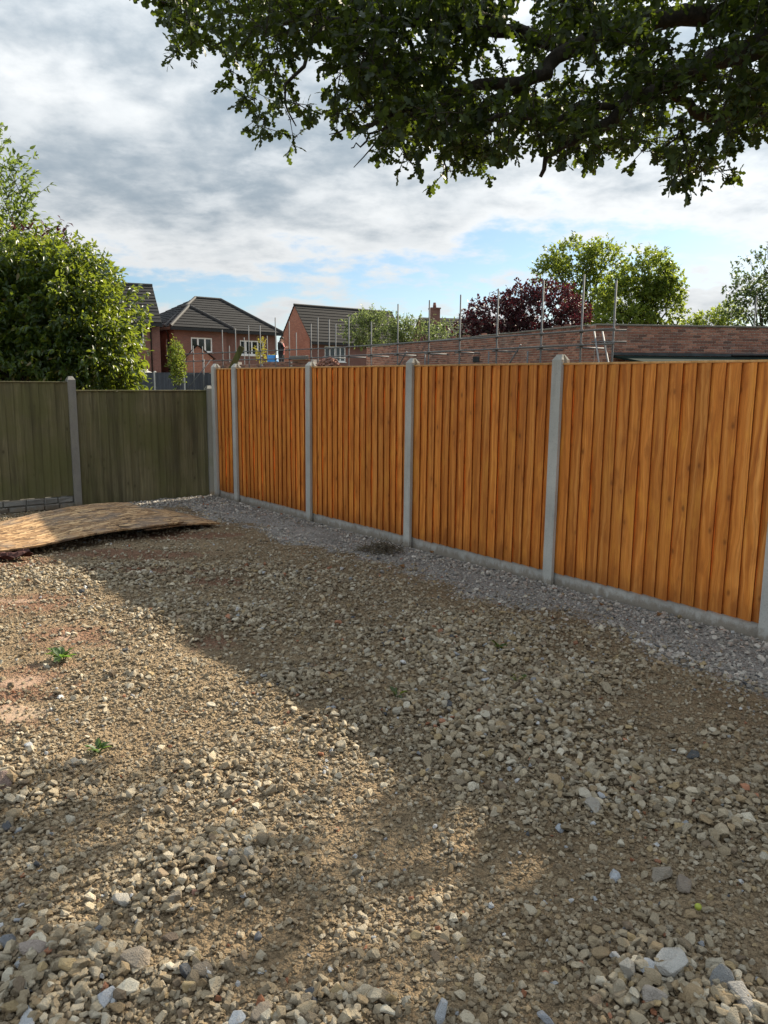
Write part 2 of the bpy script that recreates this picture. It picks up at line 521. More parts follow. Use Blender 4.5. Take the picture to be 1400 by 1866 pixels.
def mat_stone(name, inst):
    m, nt, out = new_mat(name)
    if inst:
        a = nt.n('ShaderNodeAttribute', {'attribute_type': 'INSTANCER', 'attribute_name': 'col'}).outputs['Color']
    else:
        a = nt.n('ShaderNodeObjectInfo').outputs['Color']
    co = obj_co(nt)
    rnd = obj_random(nt)
    cc = nt.vm('ADD', co, nt.n('ShaderNodeCombineXYZ', None, X=nt.m('MULTIPLY', rnd, 61.0), Y=rnd, Z=nt.m('MULTIPLY', rnd, 23.0)).outputs[0])
    n1 = nt.noise(cc, 1.6, 5, 0.65)
    n2 = nt.noise(cc, 9.0, 3, 0.6)
    k = nt.m('ADD', 0.70, nt.m('MULTIPLY', n1, 0.6))
    c = nt.mix(1.0, a, nt.n('ShaderNodeCombineXYZ', None, X=k, Y=k, Z=k).outputs[0], 'MULTIPLY')
    c = nt.mix(nt.m('MULTIPLY', nt.sm(n1, 0.52, 0.72), 0.45), c, (0.22, 0.16, 0.10, 1))
    finish(nt, out, c, 0.9, nt.m('ADD', n1, nt.m('MULTIPLY', n2, 0.5)), 0.05, 0.6, spec=0.2)
    return m


M_STONE_I = mat_stone('crushed_stone', True)
M_STONE_O = mat_stone('crushed_stone_single', False)


def mat_soil():
    m, nt, out = new_mat('stony_soil')
    wp = nt.n('ShaderNodeNewGeometry').outputs['Position']
    msk = nt.n('ShaderNodeAttribute', {'attribute_name': 'mask'}).outputs['Color']
    ms = nt.n('ShaderNodeSeparateColor', None, Color=msk)
    brk = nt.noise(wp, 5.0, 5, 0.65)
    b2 = nt.m('MULTIPLY', nt.m('SUBTRACT', brk, 0.5), 1.1)
    grey = nt.sm(nt.m('ADD', ms.outputs[0], b2), 0.38, 0.62)
    clay = nt.sm(nt.m('ADD', ms.outputs[1], b2), 0.40, 0.70)
    wet = nt.sm(nt.m('ADD', ms.outputs[2], nt.m('MULTIPLY', b2, 0.6)), 0.40, 0.62)
    v1 = nt.n('ShaderNodeTexVoronoi', {'feature': 'F1'}, Vector=wp, Scale=105.0)
    v2 = nt.n('ShaderNodeTexVoronoi', {'feature': 'F1'}, Vector=wp, Scale=46.0)
    r1 = nt.n('ShaderNodeSeparateColor', None, Color=v1.outputs['Color']).outputs[0]
    r2 = nt.n('ShaderNodeSeparateColor', None, Color=v2.outputs['Color']).outputs[1]
    n0 = nt.noise(wp, 1.4, 5, 0.6)
    n3 = nt.noise(wp, 160.0, 3, 0.7)
    tan = nt.ramp(n0, [(0.3, (0.185, 0.132, 0.078)), (0.7, (0.310, 0.232, 0.145))])
    greyc = nt.ramp(n0, [(0.3, (0.25, 0.240, 0.225)), (0.7, (0.37, 0.355, 0.335))])
    clayc = nt.ramp(brk, [(0.3, (0.13, 0.042, 0.027)), (0.7, (0.24, 0.115, 0.075))])
    c = nt.mix(grey, tan, greyc)
    c = nt.mix(nt.m('MULTIPLY', clay, 0.62), c, clayc)
    grit = nt.m('ADD', 0.62, nt.m('ADD', nt.m('MULTIPLY', r1, 0.42), nt.m('MULTIPLY', r2, 0.34)))
    grit = nt.m('ADD', nt.m('MULTIPLY', grit, nt.m('SUBTRACT', 1.0, nt.m('MULTIPLY', wet, 0.8))), nt.m('MULTIPLY', wet, 0.85))
    c = nt.mix(1.0, c, nt.n('ShaderNodeCombineXYZ', None, X=grit, Y=grit, Z=grit).outputs[0], 'MULTIPLY')
    c = nt.mix(nt.m('MULTIPLY', wet, 0.50), c, (0.32, 0.24, 0.18, 1))
    c = nt.mix(nt.m('MULTIPLY', nt.sm(n3, 0.55, 0.8), 0.35), c, tuple((0.09, 0.068, 0.045)) + (1,))
    flat = nt.m('SUBTRACT', 1.0, nt.m('MULTIPLY', wet, 0.85))
    h = nt.m('MULTIPLY', flat, nt.m('SUBTRACT', nt.m('ADD', nt.m('MULTIPLY', n3, 0.5), nt.m('MULTIPLY', brk, 1.2)), nt.m('ADD', nt.m('MULTIPLY', v1.outputs['Distance'], 0.9), nt.m('MULTIPLY', v2.outputs['Distance'], 1.6))))
    finish(nt, out, c, nt.m('SUBTRACT', 0.95, nt.m('MULTIPLY', wet, 0.25)), h, 0.018, 1.0, spec=0.2)
    return m


M_SOIL = mat_soil()


def mat_farground():
    m, nt, out = new_mat('rough_ground')
    wp = nt.n('ShaderNodeNewGeometry').outputs['Position']
    n1 = nt.noise(wp, 0.35, 6, 0.6)
    n2 = nt.noise(wp, 12.0, 4, 0.6)
    c = nt.mix(nt.sm(n1, 0.4, 0.6), (0.16, 0.12, 0.08, 1), (0.06, 0.085, 0.03, 1))
    c = nt.mix(nt.m('MULTIPLY', n2, 0.5), c, (0.08, 0.07, 0.045, 1))
    finish(nt, out, c, 0.95, n2, 0.03, 0.6, spec=0.15)
    return m


def mat_osb():
    m, nt, out = new_mat('oriented_strand_board')
    co = obj_co(nt)
    dn_ = nt.n('ShaderNodeTexNoise', None, Vector=co, Scale=9.0, Detail=2.0)
    cow = nt.vm('ADD', co, nt.vm('MULTIPLY', nt.vm('SUBTRACT', dn_.outputs['Color'], (.5, .5, .5)), (.09, .09, .0)))
    c = None
    h = None
    for i, (rot, sc, offs) in enumerate([(0.25, (6.5, 36, 1), 0), (-0.6, (7.5, 34, 1), 9), (1.1, (8, 40, 1), 17), (-0.15, (6, 30, 1), 31)]):
        mp = nt.n('ShaderNodeMapping', None, Vector=cow)
        mp.inputs['Rotation'].default_value = (0, 0, rot)
        mp.inputs['Scale'].default_value = sc
        mp.inputs['Location'].default_value = (offs, offs * 2, 0)
        v = nt.n('ShaderNodeTexVoronoi', {'feature': 'F1'}, Vector=mp, Scale=1.0)
        r = nt.n('ShaderNodeSeparateColor', None, Color=v.outputs['Color']).outputs[0]
        cc = nt.ramp(r, [(0.0, (0.06, 0.036, 0.02)), (0.3, (0.20, 0.115, 0.055)), (0.7, (0.36, 0.215, 0.105)), (1.0, (0.54, 0.37, 0.20))])
        sel = nt.sm(nt.noise(nt.vm('ADD', co, (offs, 3.0, 0)), 8.0, 3, 0.6), 0.48, 0.53)
        c = cc if c is None else nt.mix(sel, c, cc)
        h = r if h is None else nt.m('ADD', h, r)
    dirt = nt.noise(co, 2.6, 6, 0.65)
    c = nt.mix(nt.m('MULTIPLY', nt.sm(dirt, 0.45, 0.68), 0.6), c, (0.17, 0.145, 0.125, 1))
    finish(nt, out, c, 0.8, h, 0.003, 0.7, spec=0.25)
    return m


M_OSB = mat_osb()
#NEXT

# ------------------------------------------------------------------ the yard ground
FENCE_O = Vector((-2.1336, 11.0309, 0.0))        # first full post of the new fence
TH = 0.6735
FD = Vector((math.sin(TH), -math.cos(TH), 0))      # along the fence, towards the camera
FN = Vector((-math.cos(TH), -math.sin(TH), 0))     # into the yard
OLD_A = Vector((-4.1582, 10.4395, 0.0))
OLD_ANG = math.atan2(11.6275 - 10.4395, -2.647 + 4.1582)


def hash2(ix, iy, s):
    v = np.sin(ix * 127.1 + iy * 311.7 + s * 74.7) * 43758.5453
    return v - np.floor(v)


def vnoise(x, y, s=0):
    ix, iy = np.floor(x), np.floor(y)
    fx, fy = x - ix, y - iy
    fx, fy = fx * fx * (3 - 2 * fx), fy * fy * (3 - 2 * fy)
    a, b, c, d = hash2(ix, iy, s), hash2(ix + 1, iy, s), hash2(ix, iy + 1, s), hash2(ix + 1, iy + 1, s)
    return (a * (1 - fx) + b * fx) * (1 - fy) + (c * (1 - fx) + d * fx) * fy


def fbm(x, y, s=0, o=4):
    t, a = 0.0, 0.5
    for k in range(o):
        t = t + a * vnoise(x * 2 ** k + 13.7 * k, y * 2 ** k - 7.1 * k, s + k)
        a *= 0.5
    return t / (1 - 0.5 ** o)


def fence_uv(x, y):
    dx, dy = x - FENCE_O.x, y - FENCE_O.y
    return dx * FD.x + dy * FD.y, dx * FN.x + dy * FN.y      # along, into the yard


# heaps of coarser stone: (photo pixel of the middle, radius across, radius away, strength)
def gblob(px, py, rx, ry, k):
    g = gr(px, py)
    return (g.x, g.y, rx, ry, k)


HEAPS = [gblob(930, 1330, .62, .75, 1.0), gblob(840, 1180, .70, .7, .9), gblob(1130, 1430, .36, .36, .9), gblob(1310, 1490, .26, .3, .9),
         gblob(380, 1590, .24, .20, 1.1), gblob(300, 1640, .17, .14, .9), gblob(90, 1790, .26, .22, 1.1), gblob(1200, 1790, .20, .24, 1.1),
         gblob(1300, 1850, .22, .2, 1.0), gblob(560, 1250, .45, .35, .6), gblob(650, 1330, .30, .3, .7), gblob(430, 1130, .9, .5, .7),
         gblob(250, 1050, 1.3, .5, .8), gblob(520, 1060, .8, .7, .6), gblob(330, 1800, .22, .12, .7), gblob(30, 1450, .3, .4, .7),
         gblob(1040, 1240, .4, .35, .8), gblob(640, 1860, .25, .12, .8), gblob(1380, 1380, .3, .4, .5), gblob(420, 1420, .3, .25, .6)]
SANDS = [gblob(720, 1540, .22, .35, 1.0), gblob(770, 1720, .24, .22, 1.0), gblob(600, 1640, .22, .2, .9), gblob(1240, 1265, .55, .28, 1.0), gblob(230, 1520, .26, .22, .9), gblob(520, 1740, .2, .14, .9),
         gblob(1010, 1640, .22, .24, .9), gblob(560, 1390, .25, .2, .8), gblob(270, 1330, .4, .3, .7), gblob(860, 1800, .2, .15, .8), gblob(700, 1180, .3, .3, .5), gblob(1150, 1680, .15, .12, .7), gblob(160, 1590, .25, .15, .8)]
CLAYS = [gblob(40, 1250, .45, .55, .72), gblob(20, 1320, .25, .22, .72), gblob(290, 1046, .75, .16, 1.25), gblob(395, 1066, .30, .18, 1.0),
         gblob(60, 1100, .7, .45, .75), gblob(10, 1025, .5, .35, 1.1), gblob(340, 975, .7, .22, 1.2), gblob(390, 1170, .25, .35, .7), gblob(130, 1160, .6, .5, .7), gblob(230, 1010, 1.0, .3, 0.9)]
WETS = [gblob(25, 1300, .24, .20, .8), gblob(40, 1240, .30, .22, .6), gblob(335, 1134, .10, .12, 1.1), gblob(30, 1095, .35, .10, .6), gblob(120, 1165, .22, .15, .55)]


def blobs(L, x, y):
    t = np.zeros_like(x)
    for bx, by, rx, ry, k in L:
        d = ((x - bx) / rx) ** 2 + ((y - by) / ry) ** 2
        t = np.maximum(t, k * np.exp(-d * 0.9))
    return t


def greyness(x, y):
    a, n = fence_uv(x, y)
    edge = 0.86 + 1.1 * (fbm(a * 1.1, n * 1.3 + 2.0, 5) - 0.5) + 0.55 * np.clip((2.2 - a) / 3.0, 0, 1)
    return 1.0 / (1.0 + np.exp((n - edge) * 9.0))


def height(x, y):
    z = 0.045 * (fbm(x * 0.8, y * 0.8, 1) - 0.5) + 0.030 * (fbm(x * 3.1, y * 3.1, 2) - 0.5) + 0.018 * (vnoise(x * 11, y * 11, 3) - 0.5)
    z = z + 0.040 * np.clip(blobs(HEAPS, x, y), 0, 1) - 0.012 * np.clip(blobs(WETS, x, y), 0, 1)
    a, n = fence_uv(x, y)
    z = z * np.clip(n / 0.35 + 0.25, 0.15, 1.0)
    return z


sheet = MB()
sheet.add([(-900, -300, -0.06), (900, -300, -0.06), (900, 1500, -0.06), (-900, 1500, -0.06)], [(0, 1, 2, 3)])
o = link('ground', sheet.mesh('ground', mat_farground()))
o['kind'] = 'structure'

gx = np.arange(-7.5, 6.6, 0.045)
gy = np.arange(-2.0, 12.4, 0.045)
XX, YY = np.meshgrid(gx, gy)
fx, fy = XX.ravel(), YY.ravel()
# yard ends at the two fences: squeeze points that lie beyond them back to the line
al, nn = fence_uv(fx, fy)
push = np.where(nn < -0.02, -0.02 - nn, 0)
fx2, fy2 = fx + FN.x * push, fy + FN.y * push
ov = Vector((-math.sin(OLD_ANG), math.cos(OLD_ANG)))
dn = (fx2 - OLD_A.x) * ov.x + (fy2 - OLD_A.y) * ov.y
push = np.where(dn > 0.02, dn - 0.02, 0)
fx2, fy2 = fx2 - ov.x * push, fy2 - ov.y * push
keep = ((nn > -0.12) & (dn < 0.12)).reshape(XX.shape)
zz = height(fx2, fy2)
nxg, nyg = XX.shape[1], XX.shape[0]
idx = np.arange(nxg * nyg).reshape(nyg, nxg)
qd = np.stack([idx[:-1, :-1], idx[:-1, 1:], idx[1:, 1:], idx[1:, :-1]], -1).reshape(-1, 4)
kq = (keep[:-1, :-1] & keep[:-1, 1:] & keep[1:, 1:] & keep[1:, :-1]).ravel()
yard_me = np_mesh('gravel_yard', np.stack([fx2, fy2, zz], -1), qd[kq], M_SOIL, True)
mk = yard_me.attributes.new('mask', 'FLOAT_COLOR', 'POINT')
mc = np.stack([greyness(fx2, fy2), blobs(CLAYS, fx2, fy2), blobs(WETS, fx2, fy2), np.ones_like(fx2)], -1)
mk.data.foreach_set('color', mc.astype(np.float32).ravel())
yard = link('gravel_yard', yard_me)
yard['kind'] = 'structure'


# ------------------------------------------------------------------ fences
def post_mesh(name, h, mat, wdt=0.098, dep=0.105, depth_below=0.12):
    b = MB()
    x, y = wdt / 2, dep / 2
    gx_, gy_ = 0.026, 0.020      # slot depth, half width of the slot
    ring = [(-x, -y), (x, -y), (x, -gy_), (x - gx_, -gy_), (x - gx_, gy_), (x, gy_), (x, y), (-x, y), (-x, gy_), (-x + gx_, gy_), (-x + gx_, -gy_), (-x, -gy_)]
    n = len(ring)
    c = 0.012
    vs = []
    for zc, ins in ((-depth_below, 0), (h - 0.045, 0)):
        for (px, py) in ring:
            vs.append((px, py, zc))
    for (px, py) in ring:
        vs.append((px * 0.55, py * 0.30, h))
    fs = []
    for l in range(2):
        for i in range(n):
            j = (i + 1) % n
            fs.append((l * n + i, l * n + j, (l + 1) * n + j, (l + 1) * n + i))
    fs.append(tuple(2 * n + i for i in range(n)))
    b.add(vs, fs)
    return b.mesh(name, mat)


def board_meshes(name, mat, h, wdt, t0, t1, nvar=6, jit=0.002, tilt=0.005, edge=None):
    out = []
    for k in range(nvar):
        b = MB()
        nz = 6
        vs = []
        rr = random.Random(k * 17 + 3)
        ph = rr.uniform(0, 6)
        for i in range(nz + 1):
            z = h * i / nz + (rr.uniform(-.004, .004) if i == 0 else 0)
            wv = jit * math.sin(i * 1.1 + ph) + rr.uniform(-jit, jit) * 0.5
            dx = rr.uniform(-jit, jit) * 0.7
            vs += [(0 + dx, wv, z), (0 + dx, -t0 + wv, z), (wdt + dx - 0.0015, -tilt - t1 + wv, z), (wdt + dx, -tilt - t1 + 0.0015 + wv, z), (wdt + dx, -tilt + wv, z)]
        fs = []
        for i in range(nz):
            for j in range(5):
                j2 = (j + 1) % 5
                fs.append((i * 5 + j, i * 5 + j2, (i + 1) * 5 + j2, (i + 1) * 5 + j))
        fs.append((4, 3, 2, 1, 0))
        fs.append(tuple(nz * 5 + j for j in range(5)))
        b.add(vs, fs)
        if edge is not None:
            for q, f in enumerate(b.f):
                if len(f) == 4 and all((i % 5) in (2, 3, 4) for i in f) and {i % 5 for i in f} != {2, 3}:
                    b.mi[q] = 1  # step face gets the material with the joint shade painted in
        out.append(b.mesh(name, [mat, edge or mat]))
    return out


RAIL_MESH = {}


def panel(root, x0, x1, zb, zt, meshes, hmesh, expo, mat, rail_y=0.004, cap=True, name='fence_panel', cap_mat=None):
    p = link(name, None, root, (x0, 0, zb))
    L = x1 - x0
    n = max(1, int(round(L / expo)))
    ex = L / n
    hh = (zt - zb) - 0.018
    for i in range(n):
        b = link('board', random.choice(meshes), p, (i * ex + 0.002, random.uniform(-.0012, .0012), 0))
        b.scale = ((ex + 0.020) / (expo + 0.020), 1, hh / hmesh)
        b.rotation_euler = (0, random.uniform(-.0012, .0012), 0)
    for zr in (0.22, hh * 0.5, hh - 0.16):
        rb = MB()
        rb.box((0, 0.006, zr - 0.02), (L, 0.040, zr + 0.02))
        link('back_rail', rb.mesh('back_rail', mat), p)
    if cap:
        cb = MB()
        cb.box((0.001, -0.024, hh + 0.001), (L - 0.001, 0.042, hh + 0.018))
        link('capping_rail', cb.mesh('capping_rail', cap_mat or mat, bevel=0.003), p)
    return p


M_CAP = mat_board('pale_capping_wood', (0.40, 0.20, 0.06), (0.55, 0.30, 0.11), (0.66, 0.40, 0.18), (0.6, 0.34, 0.12))
S = 1.9
new_fence = thing('close_board_fence', 'bright orange-brown close-board fence with pale concrete posts running along the right', 'fence', FENCE_O, TH - math.pi / 2)
PM = post_mesh('post', 1.965, M_CONC)
posts_x = [-0.62] + [i * S for i in range(7)]
for x in posts_x:
    q = link('concrete_post', PM, new_fence, (x, 0.0526, random.uniform(-.012, .012)), random.uniform(-.01, .01))
    q.rotation_euler.x = random.uniform(-.004, .004)
BOARD_H = 1.76
OB = board_meshes('board', M_ORANGE, BOARD_H, 0.126, 0.0045, 0.0150, 8, 0.0018, 0.0120, M_EDGE_SHADE)
for a, b_ in zip(posts_x[:-1], posts_x[1:]):
    dzp = random.uniform(-.006, .006)
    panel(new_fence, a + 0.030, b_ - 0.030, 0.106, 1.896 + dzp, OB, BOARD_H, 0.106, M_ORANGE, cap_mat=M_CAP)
for pn in new_fence.children:
    if pn.name.startswith('fence_panel'):
        pn.location.y = 0.052
    
for a, b_ in zip(posts_x[:-1], posts_x[1:]):
    g = MB()
    g.box((a + 0.028, 0.0545, -0.10), (b_ - 0.028, 0.096, 0.122))
    link('gravel_board', g.mesh('gravel_board', M_CONC, bevel=0.004), new_fence)

old_fence = thing('weathered_fence', 'dark green weathered board fence with mossy concrete posts across the far left', 'fence', OLD_A, OLD_ANG)
Lp = 1.922
for i, (x, h) in enumerate([(-3 * Lp, 1.80), (-2 * Lp, 1.78), (-Lp, 1.78), (0, 1.759), (Lp + .065, 1.644)]):
    link('mossy_concrete_post', post_mesh('mossy_concrete_post', h, M_CONC_OLD), old_fence, (x, 0.0526, 0), random.uniform(-.01, .01))
DB = board_meshes('old_board', M_OLD, 1.5, 0.128, 0.004, 0.0105, 8, 0.003, 0.004, M_OLD_EDGE_SHADE)
for i in (-3, -2, -1):
    pn = panel(old_fence, i * Lp + 0.03, (i + 1) * Lp - 0.03, 0.165, 1.69, DB, 1.5, 0.104, M_OLD, name='old_fence_panel')
    pn.location.y = 0.050
pn = panel(old_fence, 0.03, Lp + .035, -0.03, 1.578, DB, 1.5, 0.104, M_OLD, name='old_fence_panel')
pn.location.y = 0.050
for i in (-3, -2, -1):
    g = MB()
    g.box((i * Lp + 0.028, 0.060, -0.1), ((i + 1) * Lp - 0.028, 0.090, 0.160))
    gb = link('rock_faced_gravel_board', g.mesh('rock_faced_gravel_board', M_CONC_OLD), old_fence)
    for row in range(2):
        x = i * Lp + 0.035
        while x < (i + 1) * Lp - 0.10:
            wdt = random.uniform(0.17, 0.30)
            x1 = min(x + wdt, (i + 1) * Lp - 0.034)
            bb = MB()
            bb.box((x + .006, 0.040, -0.005 + row * 0.082), (x1 - .006, 0.062, 0.068 + row * 0.082))
            me = bb.mesh('stone_block', M_WALLSTONE, bevel=0.010)
            for v in me.vertices:
                if v.co.y < 0.05:
                    v.co.y -= random.uniform(0, 0.014)
            link('stone_block', me, gb)
            x = x1

# ------------------------------------------------------------------ stones and gravel
ROCKS = bpy.data.collections.new('rock_shapes')       # shapes only, not linked to the scene
ROCK_ME = []
for k in range(18):
    rr = np.random.default_rng(100 + k)
    bm = bmesh.new()
    flat = rr.uniform(0.5, 0.85)
    lon = rr.uniform(1.0, 1.45)
    cutn = rr.integers(13, 20)
    for _ in range(cutn):
        d = rr.normal(size=3)
        d /= np.linalg.norm(d)
        d = np.sign(d) * np.abs(d) ** 0.75
        d *= rr.uniform(0.78, 1.0) / np.linalg.norm(d) ** 0.6
        bm.verts.new((d[0] * lon, d[1], d[2] * flat))
    res = bmesh.ops.convex_hull(bm, input=bm.verts)
    bmesh.ops.delete(bm, geom=[e for e in res['geom_interior'] if isinstance(e, bmesh.types.BMVert)], context='VERTS')
    bmesh.ops.dissolve_limit(bm, angle_limit=R(14), verts=bm.verts, edges=bm.edges)
    if k >= 8:
        bmesh.ops.bevel(bm, geom=bm.edges[:], offset=0.085, segments=1, affect='EDGES', clamp_overlap=True)
    me = bpy.data.meshes.new('stone')
    bm.to_mesh(me)
    bm.free()
    me.materials.append(M_STONE_I)
    ROCK_ME.append(me)
    ob = bpy.data.objects.new('rock_shape_%02d' % k, me)
    ROCKS.objects.link(ob)

STONE_COLS = np.array([(0.34, 0.275, 0.185), (0.41, 0.345, 0.245), (0.48, 0.415, 0.31), (0.27, 0.22, 0.155), (0.36, 0.27, 0.165), (0.54, 0.49, 0.39), (0.42, 0.32, 0.18), (0.22, 0.17, 0.12)])
STONE_P = np.array([.18, .24, .22, .09, .09, .10, .04, .04])
GREY_COLS = np.array([(0.38, 0.375, 0.37), (0.46, 0.45, 0.44), (0.33, 0.325, 0.325), (0.56, 0.555, 0.55), (0.42, 0.37, 0.35), (0.27, 0.27, 0.28)])
ODD_COLS = np.array([(0.46, 0.475, 0.49), (0.56, 0.56, 0.56), (0.33, 0.34, 0.36), (0.10, 0.105, 0.115), (0.30, 0.13, 0.07), (0.42, 0.20, 0.12)])


def scatter(n, y0, y1, size, kind):
    """stones on the yard, thinner with distance; kind picks the density mask"""
    y = RNG.uniform(y0, y1, n)
    x = RNG.uniform(-1, 1, n) * (0.62 * y + 0.7)
    a, nn = fence_uv(x, y)
    dn = (x - OLD_A.x) * ov.x + (y - OLD_A.y) * ov.y
    hp = blobs(HEAPS, x, y)
    g = greyness(x, y)
    pn = fbm(x * 2.3, y * 2.3, 21)
    sand = np.clip(blobs(SANDS, x, y), 0, 1) * (0.55 + 0.45 * (pn < 0.55))
    wet = np.clip(blobs(WETS, x, y), 0, 1)
    clay = np.clip(blobs(CLAYS, x, y), 0, 1)
    if kind == 'fine':
        pr = 0.30 + 0.35 * (pn > 0.50) + 0.3 * hp
        pr = pr * (1 - 0.55 * g)
    elif kind == 'mid':
        band = np.exp(-((nn - 0.95) / 0.22) ** 2) + 0.8 * np.exp(-((nn - 0.10) / 0.13) ** 2) + 0.9 * np.clip((1.8 - a) / 2, 0, 1) * g
        pr = 0.040 + 0.98 * np.clip(hp, 0, 1) ** 1.5 + 0.11 * (pn > 0.58)
        pr = np.where(g > 0.5, 0.06 + 0.85 * band, pr)
    else:
        pr = 0.008 + 0.85 * np.clip(hp, 0, 1.1) ** 2.0 + 0.03 * (pn > 0.6)
        pr = np.where(g > 0.5, 0.02, pr)
    pr = pr * (1 - (0.30 if kind == 'fine' else 0.88) * sand) * (1 - 0.5 * wet) * (1 - 0.7 * clay)
    ok = (RNG.uniform(0, 1, n) < pr) & (nn > 0.0) & (dn < -0.02)
    x, y, g = x[ok], y[ok], g[ok]
    r = size[0] + (size[1] - size[0]) * RNG.uniform(0, 1, len(x)) ** 2.0
    return x, y, r, g


def stone_colours(g, n, r):
    c = STONE_COLS[RNG.choice(len(STONE_COLS), n, p=STONE_P)]
    fineness = np.clip((0.017 - r) / 0.010, 0, 1)[:, None]
    c = c * (1 - fineness) + fineness * (c * 0.45 + np.array([0.27, 0.20, 0.122]) * 0.60)
    gg = RNG.uniform(0, 1, n) < np.clip(g * 1.1 - 0.05, 0, 0.97)
    c = np.where(gg[:, None], GREY_COLS[RNG.integers(0, len(GREY_COLS), n)] * np.array([1.06, 1.0, .91]), c)
    odd = RNG.uniform(0, 1, n)
    c = np.where((odd < 0.016)[:, None], ODD_COLS[RNG.integers(0, len(ODD_COLS), n)], c)
    return c * RNG.uniform(0.70, 1.16, (n, 1))


parts = [scatter(100000, 1.5, 4.2, (0.0045, 0.013), 'fine'), scatter(80000, 4.2, 7.5, (0.0065, 0.014), 'fine'), scatter(48000, 7.5, 11.6, (0.009, 0.017), 'fine'),
         scatter(24000, 1.5, 4.2, (0.009, 0.025), 'mid'), scatter(56000, 4.2, 7.5, (0.010, 0.025), 'mid'), scatter(36000, 7.5, 11.8, (0.011, 0.024), 'mid'),
         scatter(7500, 1.5, 4.6, (0.016, 0.034), 'big'), scatter(8500, 4.6, 8.0, (0.016, 0.032), 'big')]
sx_ = np.concatenate([p[0] for p in parts])
sy_ = np.concatenate([p[1] for p in parts])
sr_ = np.concatenate([p[2] for p in parts])
sg_ = np.concatenate([p[3] for p in parts])
# a handful of notable big stones the photo shows
NOTABLE = [(1227, 1770, .060, (0.50, 0.47, 0.41)), (1178, 1780, .036, (0.50, 0.55, 0.62)), (1140, 1785, .036, (0.46, 0.41, 0.32)), (1190, 1825, .042, (0.40, 0.33, 0.26)),
           (62, 1745, .048, (0.42, 0.31, 0.24)), (18, 1720, .032, (0.26, 0.28, 0.32)), (193, 1815, .034, (0.58, 0.62, 0.70)), (55, 1858, .034, (0.62, 0.65, 0.70)),
           (248, 1748, .048, (0.36, 0.27, 0.17)), (310, 1705, .030, (0.27, 0.17, 0.09)), (430, 1850, .030, (0.60, 0.66, 0.74)), (802, 1846, .032, (0.52, 0.56, 0.62)),
           (1000, 1855, .034, (0.42, 0.45, 0.52)), (1118, 1596, .026, (0.58, 0.64, 0.72)), (1098, 1450, .026, (0.60, 0.64, 0.70)), (1022, 1508, .022, (0.50, 0.58, 0.68)),
           (1205, 1590, .042, (0.34, 0.27, 0.18)), (1245, 1606, .036, (0.32, 0.24, 0.16)), (1080, 1470, .040, (0.40, 0.35, 0.27)), (830, 1195, .030, (0.50, 0.53, 0.58)),
           (885, 1240, .030, (0.56, 0.58, 0.62)), (356, 1632, .016, (0.45, 0.17, 0.09)), (425, 1568, .034, (0.44, 0.40, 0.32)), (455, 1570, .032, (0.46, 0.42, 0.33)),
           (222, 1643, .036, (0.40, 0.36, 0.29)), (318, 1650, .036, (0.32, 0.25, 0.16)), (1352, 1830, .050, (0.36, 0.33, 0.29)), (1310, 1800, .044, (0.30, 0.31, 0.31)),
           (135, 1388, .030, (0.36, 0.32, 0.24)), (478, 1840, .030, (0.34, 0.25, 0.15)), (10, 1430, .040, (0.34, 0.20, 0.14)), (1262, 1375, .028, (0.13, 0.14, 0.15)),
           (372, 1770, .036, (0.30, 0.22, 0.13)), (470, 1695, .016, (0.2, 0.22, 0.26)), (178, 1695, .020, (0.22, 0.24, 0.28))]
cols = stone_colours(sg_, len(sx_), sr_)
nx_, ny_, nr_, nc_ = [], [], [], []
for px, py, r_, c_ in NOTABLE:
    g = gr(px, py, 0.03)
    nx_.append(g.x); ny_.append(g.y); nr_.append(r_); nc_.append(tuple((v * .55 + sum(c_) / 3 * .45) * (.68 if c_[2] > c_[0] else .88) for v in c_))
sx_ = np.concatenate([nx_, sx_]); sy_ = np.concatenate([ny_, sy_]); sr_ = np.concatenate([nr_, sr_])
cols = np.concatenate([np.array(nc_), cols])
N = len(sx_)
lift = np.where(RNG.uniform(0, 1, N) < 0.45, 0.42, 0.16)
pile = np.clip(blobs(HEAPS, sx_, sy_) * 1.3 - .25, 0, 1) * (sr_ > .010)
sz_ = height(sx_, sy_) + sr_ * (lift + RNG.uniform(0, .25, N)) + pile * (0.15 * sr_ + 0.016 * RNG.uniform(0, 1, N) ** 1.3)
sz_[:len(NOTABLE)] = height(sx_[:len(NOTABLE)], sy_[:len(NOTABLE)]) + sr_[:len(NOTABLE)] * 0.42
rot = np.stack([RNG.normal(0, .45, N), RNG.normal(0, .45, N), RNG.uniform(0, 6.28, N)], -1)
kidx = np.where(sr_ > 0.014, RNG.integers(8, 18, N), RNG.integers(0, 8, N))
